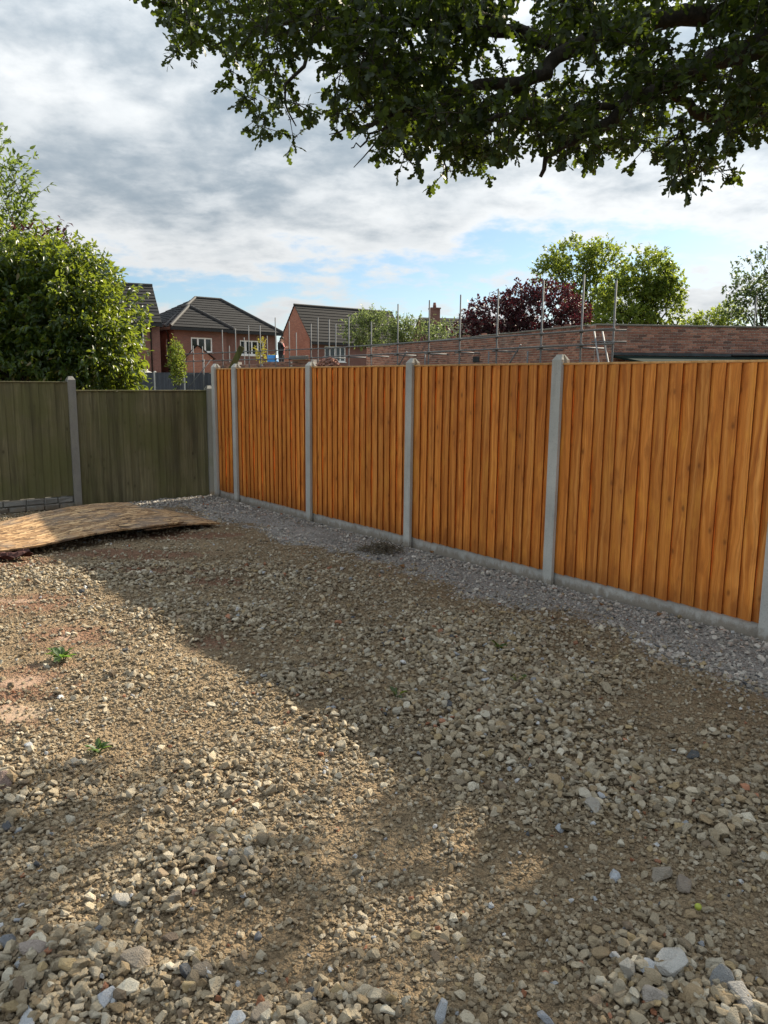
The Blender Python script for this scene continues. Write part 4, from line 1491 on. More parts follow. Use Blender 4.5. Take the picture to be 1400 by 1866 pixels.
for z_ in (2.76, ):
    q = Vector((.9, .8, 0))
    tube_part(sc2, 'ledger', SB + q + Vector((0, 0, 2.0)), SC + q + Vector((0, 0, 2.0)))
for i in range(6):
    q = SB + (SC - SB) * (i / 5.5 + .04)
    tube_part(sc2, 'transom', q + Vector((0, 0, 2.03)) - Vector((.1, .09, 0)), q + Vector((1.4, 1.25, 2.03)))
b2 = math.atan2(D2.y, D2.x)
for j in range(4):
    for i in range(3):
        m = MB()
        m.box((-2.0, -.112, 0), (1.98, .112, .038))
        c = SB + D2 * (2.3 + i * 4.0) + Vector((.50 + j * .165, .48 + j * .16, 2.06))
        link('deck_board', m.mesh('deck_board', M_DECK, bevel=.004), sc2, c - SB, b2)
for (x0, y0, x1, y1) in ((385, 655, 341, 710), (372, 655, 372, 712)):
    tube_part(sc2, 'brace', at(x0, y0, 42.5), at(x1, y1, 42.0))

# low new brickwork behind the far scaffolding: stepped top
lw = thing('low_brick_wall', 'unfinished low brick wall behind the far scaffolding', 'wall', SB + Vector((.22, .20, 0)), b2)
Ls = (SC - SB).length
m = MB()
stepz = [(0, 1.4, 2.50), (1.4, 3.0, 2.70), (3.0, 5.4, 2.62), (5.4, 7.6, 2.52), (7.6, 9.8, 2.66), (9.8, 9.9, 2.40)]
for a, b_, z_ in stepz:
    m.box((a, -.22, -.05), (b_, 0, z_))
link('mortar_core', m.mesh('mortar_core', M_MORTAR), lw)
m = MB()
for a, b_, z_ in stepz:
    for row in range(14):
        z = z_ - .075 * row - .04
        x = a + (0 if row % 2 else .11)
        while x < b_ - .05:
            m.box((x + .005, -.1, z - .032), (min(x + .22, b_), .012, z + .032))
            x += .225
bw = link('brickwork', m.mesh('brickwork', M_BRICK), lw)
bw['kind'] = 'stuff'

# small brick outhouse with pitched roof
p = at(352, 655, 47)
oh = thing('brick_outhouse', 'small red brick outhouse with pitched roof behind the scaffolding', 'outhouse', (p.x, p.y, 0), UANG * .4)
wd_, dp_, ez, rz_ = 1.15, 2.6, 3.0, 3.72
m = MB()
m.add([(-.35, 0, 0), (wd_, 0, 0), (wd_, 0, ez), (wd_ / 2 - .3, 0, rz_), (-.35, 0, ez), (-.35, dp_, 0), (wd_, dp_, 0), (wd_, dp_, ez), (wd_ / 2 - .3, dp_, rz_), (-.35, dp_, ez)],
      [(0, 1, 2, 3, 4), (9, 8, 7, 6, 5), (1, 6, 7, 2), (5, 0, 4, 9)])
link('wall', m.mesh('wall', M_HBRICK2), oh)
ap = Vector((wd_ / 2 - .3, -.1, rz_ + .03))
apb = Vector((wd_ / 2 - .3, dp_, rz_ + .03))
f0, f1 = Vector((wd_ + .15, -.1, ez - .06)), Vector((wd_ + .15, dp_, ez - .06))
g0, g1 = Vector((-.5, -.1, ez - .06)), Vector((-.5, dp_, ez - .06))
m = MB()
m.add([f0, f1, apb, ap, g0, g1], [(0, 1, 2, 3), (4, 3, 2, 5)])
ro = link('roof', m.mesh('roof', M_TILE), oh)
tile_plane(ro, [f0, f1, apb, ap], 6)
tile_plane(ro, [g1, g0, ap, apb], 6)

# ------------------------------------------------------------------ building-site odds and ends beyond the fence
pz = at(424, 668, 15.0)
pk = MB()
pk.box((-.055, -.02, -2.2), (.055, .02, .42))
plank = link('mossy_plank', pk.mesh('mossy_plank', M_PLANK, bevel=.006), None, (pz.x, pz.y, pz.z))
plank.rotation_euler = (R(-6), R(26), R(10))
tag(plank, 'mossy green plank leaning up behind the second fence post', 'plank')

p = at(497, 648, 40.0)
m = MB()
for k in range(1):
    rs = [(.0, .24), (.03, .27), (.28, .275), (.30, .285), (.32, .275), (.58, .275), (.60, .285), (.62, .27), (.86, .265), (.88, .245)]
    n = 18
    vs, fs = [], []
    for z_, r_ in rs:
        for i in range(n):
            a = 2 * math.pi * i / n
            vs.append((r_ * math.cos(a), r_ * math.sin(a), z_))
    for j in range(len(rs) - 1):
        for i in range(n):
            i2 = (i + 1) % n
            fs.append((j * n + i, j * n + i2, (j + 1) * n + i2, (j + 1) * n + i))
    fs.append(tuple(range(n))[::-1])
    fs.append(tuple((len(rs) - 1) * n + i for i in range(n)))
    m.add(vs, fs)
drum = link('plastic_drum', m.mesh('plastic_drum', M_BLUE, smooth=True), None, (p.x, p.y, 2.10))
tag(drum, 'blue plastic drum on the scaffold beside the man', 'drum')

p = at(545, 648, 37.25)
sb_ = MB()
for i in range(2):
    sb_.box((-.62 + .01 * i, -.10, i * .095), (.62 - .02 * i, .10, i * .095 + .085))
stk = link('coping_stack', sb_.mesh('coping_stack', M_COPE, bevel=.01), None, (p.x, p.y, 2.62), b2)
stk.location.z = 2.702
tag(stk, 'pale stack of coping stones on the low brick wall right of the man', 'stone stack')


def rubble(name, label, px, py, Yd, n, rad, hgt, group=None):
    c = at(px, py, Yd)
    m = MB()
    for i in range(n):
        a, q = random.uniform(0, 6.28), random.random() ** .5
        zc = (c.z + hgt) * (1 - q ** 3) * random.uniform(.55, 1.0) ** .3 + random.uniform(0, .04)
        M = Matrix.Translation((math.cos(a) * q * rad, math.sin(a) * q * rad * .6, zc)) @ Euler((random.uniform(-.8, .8), random.uniform(-.8, .8), random.uniform(0, 3))).to_matrix().to_4x4()
        s_ = random.uniform(.6, 1)
        m.box((-.11 * s_, -.05, -.034), (.11 * s_, .05, .034), 0, M)
    o = link(name, m.mesh(name, M_BRICK), None, (c.x, c.y, 0))
    tag(o, label, 'rubble')
    return o


rubble('brick_rubble', 'heap of broken red bricks beside the far end of the long wall', 599, 664, 33.5, 1500, .95, .22)
ladder = thing('orange_ladder', 'orange ladder rising above the brick wall at the right edge', 'ladder', (at(1392, 600, 25.5).x, 25.5, 0), R(8))
for sx0 in (0, .42):
    m = MB()
    m.box((sx0 - .03, -.02, 0), (sx0 + .03, .02, 3.95), 0, Matrix.Rotation(R(9), 4, 'Y'))
    link('stile', m.mesh('stile', M_LADDER, bevel=.005), ladder)
for i in range(14):
    m = MB()
    m.tube([(0.01, 0, .25 + i * .27), (.41, 0, .25 + i * .27)], .015, 6)
    q = link('rung', m.mesh('rung', M_LADDER), ladder)
    q.rotation_euler.y = R(9)
p = at(1379, 540, 25)
po = link('scaffold_pole', None)
COL.objects.unlink(po); bpy.data.objects.remove(po)
m = MB()
m.tube([(0, 0, 0), (0, 0, p.z)], .022, 8)
po = link('scaffold_pole', m.mesh('scaffold_pole', M_GALV, smooth=True), None, (p.x, p.y, 0))
tag(po, 'single thin grey pole standing beside the orange ladder', 'pole')
p = at(262, 678, 41)
m = MB()
m.add([(-.7, -.7, 0), (.7, -.7, 0), (.7, .7, 0), (-.7, .7, 0), (0, 0, .30), (-.7, -.7, -.10), (.7, -.7, -.10), (.7, .7, -.10), (-.7, .7, -.10)],
      [(0, 1, 4), (1, 2, 4), (2, 3, 4), (3, 0, 4), (0, 5, 6, 1), (1, 6, 7, 2), (2, 7, 8, 3), (3, 8, 5, 0)])
gz = thing('garden_canopy', 'pale pointed canopy top peeping over the charcoal fence beside the bush', 'canopy', (p.x * 48 / 41, 48.0, 0), R(20))
link('canopy_top', m.mesh('canopy_top', M_CANVAS), gz, (0, 0, p.z - .05))
for sx0 in (-.64, .64):
    for sy0 in (-.64, .64):
        m = MB()
        m.box((sx0 - .025, sy0 - .025, 0), (sx0 + .025, sy0 + .025, p.z - .05))
        link('leg', m.mesh('leg', M_UPVC), gz)
#NEXT

# ------------------------------------------------------------------ foliage
T_OAK = (np.array([(0, .03, 0), (0, -.03, 0), (.18, .13, .01), (.18, -.13, .01), (.32, .07, .015), (.32, -.07, .015), (.50, .27, .02), (.50, -.27, .02),
                   (.66, .12, .01), (.66, -.12, .01), (.82, .22, -.02), (.82, -.22, -.02), (1.0, .05, -.07), (1.0, -.05, -.07)], float),
         np.array([(0, 1, 3, 2), (2, 3, 5, 4), (4, 5, 7, 6), (6, 7, 9, 8), (8, 9, 11, 10), (10, 11, 13, 12)]))
T_LEAF = (np.array([(0, 0, 0), (.3, .21, .06), (.7, .15, .03), (1, 0, -.16), (.7, -.15, .03), (.3, -.21, .06), (.5, 0, -.02)], float),
          np.array([(0, 1, 6), (1, 2, 6), (2, 3, 6), (3, 4, 6), (4, 5, 6), (5, 0, 6)])[:, ::-1])
T_FAR = (np.array([(0, 0, 0), (.45, .30, .08), (1, 0, -.08), (.45, -.30, .08)], float), np.array([(0, 3, 2), (0, 2, 1)]))


def unit(a):
    return a / np.maximum(np.linalg.norm(a, axis=-1, keepdims=True), 1e-9)


def leaf_mesh(name, pos, ldir, size, tmpl, mat, nrm_up=0.6, aspect=1.0, rng=RNG):
    tv, tf = tmpl
    n = len(pos)
    ldir = unit(ldir)
    up = unit(np.array([0, 0, nrm_up]) + rng.normal(0, .45, (n, 3)))
    sd = unit(np.cross(up, ldir))
    nr_ = np.cross(ldir, sd)
    V = pos[:, None, :] + size[:, None, None] * (tv[None, :, 0:1] * ldir[:, None, :] + tv[None, :, 1:2] * aspect * sd[:, None, :] + tv[None, :, 2:3] * nr_[:, None, :])
    Fc = tf[None] + (np.arange(n) * len(tv))[:, None, None]
    return np_mesh(name, V.reshape(-1, 3), Fc.reshape(-1, tf.shape[1]), mat)


def twigs(P, D, Lt, m, rng, spread=.8, droop=.25, tipw=1.0):
    """leaves set alternately along twigs that start at P and run along D"""
    n = len(P)
    s = rng.uniform(0, 1, (n, m)) ** tipw
    pos = P[:, None, :] + D[:, None, :] * (s * Lt[:, None])[:, :, None]
    ld = D[:, None, :] * .6 + rng.normal(0, spread, (n, m, 3)) * .75
    ld[..., 2] -= droop
    return pos.reshape(-1, 3), ld.reshape(-1, 3)


def shell(lobes, n, rng, inner=.55):
    w_ = np.array([l[1][0] * l[1][1] + l[1][1] * l[1][2] + l[1][0] * l[1][2] for l in lobes])
    k = rng.choice(len(lobes), n, p=w_ / w_.sum())
    c = np.array([l[0] for l in lobes])[k]
    r = np.array([l[1] for l in lobes])[k]
    d = unit(rng.normal(size=(n, 3)))
    q = (inner ** 3 + (1 - inner ** 3) * rng.uniform(0, 1, n)) ** (1 / 3)
    bump = 1.0 + .16 * np.sin(d[:, 0] * 5 + k) * np.sin(d[:, 2] * 6 + 2 * k + d[:, 1] * 4)
    return c + d * r * (q * bump)[:, None], d


def limb(mb, a, b_, r0, r1, rng, sag=.12, n=6, seg=6):
    a, b_ = Vector(a), Vector(b_)
    L = (b_ - a).length
    pts, rad = [], []
    j = Vector(rng.normal(0, .05, 3)) * L
    for i in range(n + 1):
        t = i / n
        p_ = a.lerp(b_, t) + Vector((0, 0, sag * L * math.sin(math.pi * t))) + j * math.sin(math.pi * t) + Vector(rng.normal(0, .012, 3)) * L * (0 if i in (0, n) else 1)
        pts.append(p_)
        rad.append(r0 + (r1 - r0) * t ** .8)
    mb.tube(pts, rad, seg)
    return pts


def tree(name, label, base, lobes, ntwig, m, twl, lsize, mat, tmpl, trunk_r, fork, seed, nlimb=14, inner=.5, spread=.8, droop=.25, up=.35, group=None, cat='tree', aspect=1.0, stems=1):
    rng = np.random.default_rng(seed)
    root = thing(name, label, cat, base, 0, group)
    lob = [((c[0] - base[0], c[1] - base[1], c[2]), r) for c, r in lobes]
    P, D = shell(lob, ntwig, rng, inner)
    ok = P[:, 2] > .15
    P, D = P[ok], D[ok]
    dirs = unit(D + np.array([0, 0, up]) + rng.normal(0, .45, P.shape))
    Lt = twl * rng.uniform(.5, 1.3, len(P))
    pos, ld = twigs(P, dirs, Lt, m, rng, spread, droop)
    sz = lsize * rng.uniform(.6, 1.25, len(pos))
    me = leaf_mesh('crown', pos, ld, sz, tmpl, mat, .6, aspect, rng)
    mb = MB()
    for s_ in range(stems):
        b0 = Vector((rng.normal(0, .12) * (stems > 1), rng.normal(0, .12) * (stems > 1), -.05))
        cx = Vector(np.mean([l[0] for l in lob], axis=0)) if stems == 1 else Vector(lob[s_ % len(lob)][0])
        fk = Vector((cx.x * .35, cx.y * .35, fork))
        pts = limb(mb, b0, fk, trunk_r * 1.25, trunk_r * .8, rng, 0, 6, 9)
        sel = rng.choice(len(P), min(nlimb, len(P)), replace=False)
        for i in sel:
            tgt = Vector(P[i])
            midp = fk.lerp(tgt, .5) + Vector((0, 0, .05 * (tgt - fk).length))
            limb(mb, fk if rng.uniform() < .6 else pts[4], tgt, trunk_r * rng.uniform(.3, .55), trunk_r * .06, rng, .10, 7, 6)
    nt_ = min(len(P), 260)
    sel = rng.choice(len(P), nt_, replace=False)
    for i in sel:
        a = Vector(P[i])
        mb.tube([a - Vector(dirs[i]) * Lt[i] * .5, a + Vector(dirs[i]) * Lt[i]], [lsize * .06, lsize * .02], 4)
    link('trunk', mb.mesh('trunk', M_BARK, smooth=True), root)
    link('crown', me, root)
    return root


def lobe(px, py, Yd, rx, ry, rz):
    c = at(px, py, Yd)
    return ((c.x, c.y, c.z), (rx, ry, rz))


def gbase(px, Yd):
    c = at(px, 690, Yd)
    return (c.x, c.y, 0)


# big bush behind the weathered fence
tree('leafy_bush', 'big glossy green bush bulging over the weathered fence on the left', gbase(60, 12.9),
     [lobe(45, 565, 12.9, 1.50, 1.15, 1.12), lobe(150, 605, 12.7, .82, .9, 1.00), lobe(-60, 565, 13, 1.2, 1.1, 1.10), lobe(110, 515, 12.9, .70, .8, .60), lobe(55, 690, 12.8, 1.65, 1.1, 1.3), lobe(190, 655, 12.5, .42, .6, .62)],
     6000, 10, .27, .100, L_BUSH, T_LEAF, .07, 1.0, 5, nlimb=16, inner=.35, spread=.7, droop=.55, up=.55, cat='bush', stems=4)
# taller light tree behind it
tree('tall_tree', 'tall airy tree with sparse light foliage at the left edge', gbase(-150, 17.5),
     [lobe(-70, 400, 17.5, 1.75, 1.3, 1.5), lobe(-30, 330, 17.3, .85, .8, .9), lobe(-5, 405, 17.2, .80, .7, .55), lobe(-120, 300, 17.5, 1.2, 1.1, 1.3)],
     620, 10, .50, .13, L_TALL, T_LEAF, .14, 3.2, 6, nlimb=26, inner=.25, spread=.55, droop=.2, up=.75)
tree('purple_shrub', 'sprigs of dark red leaves showing above the big bush', gbase(70, 15.2),
     [lobe(60, 455, 15.2, .55, .5, .32), lobe(95, 440, 15.3, .22, .3, .22)], 70, 9, .30, .10, L_PURPLE, T_LEAF, .05, 3.0, 8, nlimb=10, up=.9, cat='shrub')

# trees beyond the brick wall
tree('willow_shrub', 'grey-green bushy tree in front of the gable house roof', gbase(688, 47),
     [lobe(690, 604, 47, 1.7, 1.3, 1.0), lobe(655, 602, 47, .9, .9, .75), lobe(675, 590, 47, .9, .9, .6), lobe(715, 630, 46, 1.3, 1.2, .9)], 620, 10, .5, .17, L_OLIVE, T_FAR, .12, 1.8, 10, up=.6, aspect=.7)
tree('willow_shrub', 'loose grey-green tree left of the distant chimney', gbase(775, 47),
     [lobe(760, 615, 46, 1.2, 1.0, .95), lobe(812, 618, 47, 1.0, 1.0, .75), lobe(735, 600, 46, .7, .7, .6)], 420, 10, .55, .16, L_OLIVE, T_FAR, .10, 1.8, 12, inner=.3, up=.8, aspect=.7)
tree('purple_tree', 'dark purple-leaved tree behind the brick wall', gbase(950, 40),
     [lobe(995, 568, 40, 1.75, 1.6, 1.35), lobe(905, 580, 40, 1.55, 1.4, .95), lobe(950, 555, 40, 1.2, 1.3, .85), lobe(865, 600, 40, .9, .9, .7), lobe(1040, 585, 40, .8, 1, .9), lobe(950, 625, 40, 2.6, 1.5, 1.0)],
     1700, 11, .40, .16, L_PURPLE, T_FAR, .2, 2.0, 14, up=.5)
tree('broadleaf_tree', 'wide airy yellow-green tree rising behind the purple tree', gbase(1060, 52),
     [lobe(1050, 470, 52, 1.9, 1.7, 1.0), lobe(1005, 500, 52, 1.1, 1.2, .9), lobe(1100, 475, 52, 1.2, 1.3, 1.1), lobe(1080, 540, 52, 1.8, 1.6, 1.3)], 900, 11, .55, .20, L_GREEN, T_FAR, .22, 4.6, 16, nlimb=34, inner=.45, up=.5)
tree('broadleaf_tree', 'dense round green tree right of the purple tree', gbase(1165, 48),
     [lobe(1180, 505, 48, 1.5, 1.5, 1.45), lobe(1140, 545, 48, 1.8, 1.5, 1.3), lobe(1205, 555, 48, 1.25, 1.3, 1.4), lobe(1130, 590, 47, 2.0, 1.4, 1.0), lobe(1215, 515, 48, .8, .9, .8)],
     1600, 11, .50, .20, L_GREEN, T_FAR, .25, 3.2, 18, nlimb=26, inner=.45, up=.3)
tree('alder_tree', 'dark tree with loose crown at the right edge beyond the wall', gbase(1410, 33),
     [lobe(1395, 505, 33, 1.0, 1.0, 1.1), lobe(1375, 560, 33, 1.15, 1.1, .85), lobe(1440, 540, 33, 1.4, 1.3, 1.5), lobe(1345, 520, 33, .45, .6, .45)], 520, 10, .42, .14, L_DARK, T_FAR, .14, 2.4, 20, nlimb=24, inner=.3, up=.4)
tree('lime_bush', 'light yellow-green bush low beyond the wall near the right edge', gbase(1295, 42),
     [lobe(1290, 592, 42, 1.0, .9, .55), lobe(1325, 580, 42, .7, .7, .6), lobe(1262, 600, 42, .55, .6, .4)], 300, 10, .4, .15, L_LIME, T_FAR, .08, 1.8, 22, up=.6, cat='bush')
tree('columnar_tree', 'small narrow upright tree in front of the charcoal fence', gbase(322, 41),
     [lobe(322, 655, 41, .40, .4, .95), lobe(323, 680, 41, .36, .36, .7)], 330, 9, .25, .10, L_GREEN, T_FAR, .04, 1.0, 24, nlimb=8, inner=.3, up=1.2)
tree('yellow_shrub', 'small yellow flowering shrub left of the blue drum', gbase(482, 41),
     [lobe(480, 652, 41, .40, .35, .38), lobe(474, 632, 41, .22, .25, .42)], 90, 9, .22, .09, L_YELLOW, T_FAR, .03, 1.6, 26, nlimb=6, up=.8, cat='shrub')

# ------------------------------------------------------------------ the oak: trunk stands beyond the fence to the right, low limbs reach over the yard
OAK = Vector((6.9, 6.4, 0))
SIL = [(285, -60), (292, 40), (315, 85), (345, 108), (392, 104), (412, 150), (440, 150), (447, 195), (470, 210), (492, 262), (525, 298), (560, 288), (600, 272), (618, 235), (650, 215),
       (690, 245), (715, 285), (745, 308), (772, 262), (795, 320), (822, 350), (850, 318), (890, 328), (915, 300), (960, 275), (1000, 278), (1050, 296), (1090, 285), (1110, 255), (1145, 285),
       (1165, 302), (1190, 270), (1222, 262), (1228, 320), (1250, 356), (1285, 345), (1330, 330), (1352, 290), (1370, 265), (1400, 245), (1500, 260), (1500, -60)]
HOLE = [(508, 70), (560, 55), (600, 75), (612, 118), (560, 138), (525, 120)]
LITPX = [(-400, 1030), (0, 1040), (80, 1035), (770, 1420), (850, 1510), (770, 1630), (640, 1545), (360, 1470), (0, 1390), (-500, 1330)]
LIT = [tuple(gr(*q)[:2]) for q in LITPX]


def inside(poly, x, y):
    c = np.zeros(len(x), bool)
    n = len(poly)
    for i in range(n):
        x0, y0 = poly[i]
        x1, y1 = poly[(i + 1) % n]
        cr = ((y0 > y) != (y1 > y)) & (x < (x1 - x0) * (y - y0) / ((y1 - y0) if y1 != y0 else 1e-9) + x0)
        c ^= cr
    return c


def to_px(P):
    x, y, z = P[:, 0], P[:, 1], P[:, 2] - CAM_H
    c, s = math.cos(PITCH), math.sin(PITCH)
    fw = np.maximum(y * c - z * s, .05)
    u, v = x / fw, (y * s + z * c) / fw
    return 700 + F_PX * (u * math.cos(ROLL) + v * math.sin(ROLL)), 933 - F_PX * (-u * math.sin(ROLL) + v * math.cos(ROLL)), fw


def shades_lit(P):
    k = P[:, 2] / SUN.z
    return inside(LIT, P[:, 0] - SUN.x * k, P[:, 1] - SUN.y * k)


rng = np.random.default_rng(77)
oak = thing('oak_tree', 'large oak with dark low branches overhanging the top of the view', 'tree', OAK)
# limbs reaching into the yard: (photo pixel, distance) way points with radii
mb = MB()
LIMBS = [([(1500, 20, 7.2), (1400, 28, 7.1), (1250, 30, 7.0), (1144, 42, 6.9), (1040, 85, 6.8), (980, 140, 6.7), (930, 155, 6.6), (840, 165, 6.5), (760, 195, 6.4), (700, 222, 6.3), (640, 226, 6.2), (600, 245, 6.1)], .10, .003),
         ([(1500, 40, 6.6), (1400, 72, 6.5), (1300, 112, 6.4), (1230, 140, 6.4), (1170, 180, 6.3), (1110, 218, 6.3), (1055, 256, 6.2), (1005, 276, 6.2), (985, 322, 6.2)], .105, .014),
         ([(1500, 170, 7.4), (1400, 195, 7.3), (1290, 216, 7.2), (1240, 182, 7.1), (1215, 150, 7.0)], .085, .02),
         ([(1240, 215, 7.1), (1250, 260, 7.0), (1262, 330, 7.0)], .03, .006),
         ([(980, 140, 6.7), (860, 205, 6.6), (800, 215, 6.6), (735, 215, 6.5), (690, 240, 6.5), (645, 305, 6.4)], .03, .003),
         ([(690, 240, 6.5), (665, 262, 6.4), (640, 270, 6.4)], .010, .004),
         ([(1040, 85, 6.8), (900, 60, 6.9), (760, 40, 7.0), (600, 30, 7.1), (450, 60, 7.2), (380, 90, 7.2)], .06, .006),
         ([(600, 30, 7.1), (520, 160, 7.0), (540, 230, 7.0)], .022, .005),
         ([(840, 165, 6.5), (820, 260, 6.4), (815, 330, 6.4)], .022, .005),
         ([(1170, 180, 6.3), (1010, 215, 6.2), (930, 200, 6.1), (880, 215, 6.1), (840, 260, 6.0)], .03, .006),
         ([(1240, 230, 7.0), (1215, 285, 6.9), (1195, 300, 6.9)], .010, .004)]
ends = []
for li, (wp_, r0, r1) in enumerate(LIMBS):
    pts = [at(*q) for q in wp_]
    if li < 3:
        st_ = Vector((6.7, 6.45, 4.6 + .35 * li))
        pts = [st_, st_.lerp(pts[0], .5) + Vector((0, 0, .25))] + pts
        rad = [.18, .14] + [r0 + (r1 - r0) * i / (len(wp_) - 1) for i in range(len(wp_))]
    else:
        rad = [r0 + (r1 - r0) * i / (len(wp_) - 1) for i in range(len(wp_))]
    sm_, sr2 = [], []
    for i in range(len(pts) - 1):      # subdivide with a little wander
        for k in range(3):
            t = k / 3
            p_ = pts[i].lerp(pts[i + 1], t) + Vector(rng.normal(0, .022, 3)) * (1 if (k or i) else 0)
            sm_.append(p_)
            sr2.append(rad[i] + (rad[i + 1] - rad[i]) * t)
    sm_.append(pts[-1])
    sr2.append(rad[-1])
    mb.tube([p_ - OAK for p_ in sm_], sr2, 8)
mb.tube([(0, 0, -.1), (0, 0, .25), (-.05, .03, 2.0), (-.18, .04, 4.6), (-.1, .1, 7.0), (.1, .2, 9.5)], [.62, .46, .40, .34, .22, .08], 14)
crown_c = Vector((6.6, 6.6, 7.4))
for i in range(26):
    d = unit(rng.normal(size=3) + np.array([-.1, 0, .4]))
    tgt = Vector((d[0] * 4.3, d[1] * 4.0, 7.2 + d[2] * 3.0)) - Vector((.3, -.2, 0))
    gp = np.array([tgt + OAK])
    ax_, ay_, _ = to_px(gp)
    if (0 < ax_[0] < 1400 and 0 < ay_[0] < 700) or shades_lit(gp)[0]:
        continue
    limb(mb, Vector((-.15, .05, rng.uniform(4.4, 8.0))), tgt, .13, .02, rng, .08, 7, 6)
# sprays of leaves seen against the sky
n0 = 2600
pxs = rng.uniform(280, 1500, n0)
pys = rng.uniform(-60, 356, n0)
ok = inside([(a, b_ - 16 if b_ > 0 else b_) for a, b_ in SIL], pxs, pys) & ~inside(HOLE, pxs, pys)
thin = np.where((pxs < 640) & (pys > 30), .62, 1.0) * np.where((pxs > 380) & (pxs < 460) & (pys < 130), .6, 1.0)
clump = fbm(pxs / 95., pys / 70., 40, 3)
ok &= (rng.uniform(0, 1, n0) < thin * np.clip((clump - .34) * 5.5, .05, 1.0))
pxs, pys = pxs[ok], pys[ok]
dep = rng.uniform(5.7, 8.3, len(pxs))
Pv = np.array([at(a, b_, c) for a, b_, c in zip(pxs, pys, dep)])
# the rest of the crown, outside the view
lobes_o = [((6.6, 6.6, 7.6), (4.6, 4.3, 3.3)), ((3.6, 5.6, 7.2), (3.2, 2.8, 1.8)), ((5.6, 5.0, 5.2), (2.8, 2.4, 1.2)), ((8.8, 8.2, 6.2), (2.6, 2.6, 2.0)), ((4.8, 7.4, 4.6), (1.6, 1.4, .7))]
Pc, _ = shell(lobes_o, 1500, rng, .5)
ax_, ay_, fw_ = to_px(Pc)
vis = (ax_ > -30) & (ax_ < 1430) & (ay_ > -30) & (ay_ < 800) & (Pc[:, 1] > 0)
Pc = Pc[~vis]
sh = shades_lit(Pc)
Pc = Pc[~sh]
kk = Pc[:, 2] / SUN.z
gx2, gy2 = Pc[:, 0] - SUN.x * kk, Pc[:, 1] - SUN.y * kk
infr = (gy2 > 1.5) & (gy2 < 4.5) & (np.abs(gx2) < .6 * gy2 + .3)
Pc = Pc[~infr | (rng.uniform(0, 1, len(Pc)) < np.where(gx2 > .15, 1.0, .6))]
shv = shades_lit(Pv)
print('oak sprays', len(Pv), len(Pc), 'visible sprays shading the lit patch', int(shv.sum()))
Pv = Pv[~shv]


def sprays(Pq, ntw, m, rng, rad):
    n = len(Pq)
    Q = np.repeat(Pq, ntw, 0)
    D = unit(rng.normal(size=Q.shape) + np.array([0, 0, -.05]))
    Q = Q + D * rad * .25
    Lt = rad * rng.uniform(.5, 1.1, len(Q))
    pos, ld = twigs(Q, D, Lt, m, rng, .8, .20, .55)
    return Q, D, Lt, pos, ld


Q1, D1, Lt1, pos1, ld1 = sprays(Pv, 3, 7, rng, .17)
Q2, D2_, Lt2, pos2, ld2 = sprays(Pc, 4, 6, rng, .34)
pos = np.concatenate([pos1, pos2]) - np.array(OAK)
ld = np.concatenate([ld1, ld2])
sz = np.concatenate([.086 * rng.uniform(.65, 1.2, len(pos1)), .125 * rng.uniform(.7, 1.2, len(pos2))])
ax_, ay_, _ = to_px(pos + np.array(OAK))
me = leaf_mesh('crown', pos, ld, sz, T_OAK, L_OAK, .7, 1.15, rng)
for i in range(len(Q1)):
    a = Vector(Q1[i]) - OAK
    d_ = Vector(D1[i])
    mb.tube([a - d_ * .06, a + d_ * Lt1[i]], [.004, .002], 4)
link('trunk', mb.mesh('trunk', M_BARK, smooth=True), oak)
link('crown', me, oak)


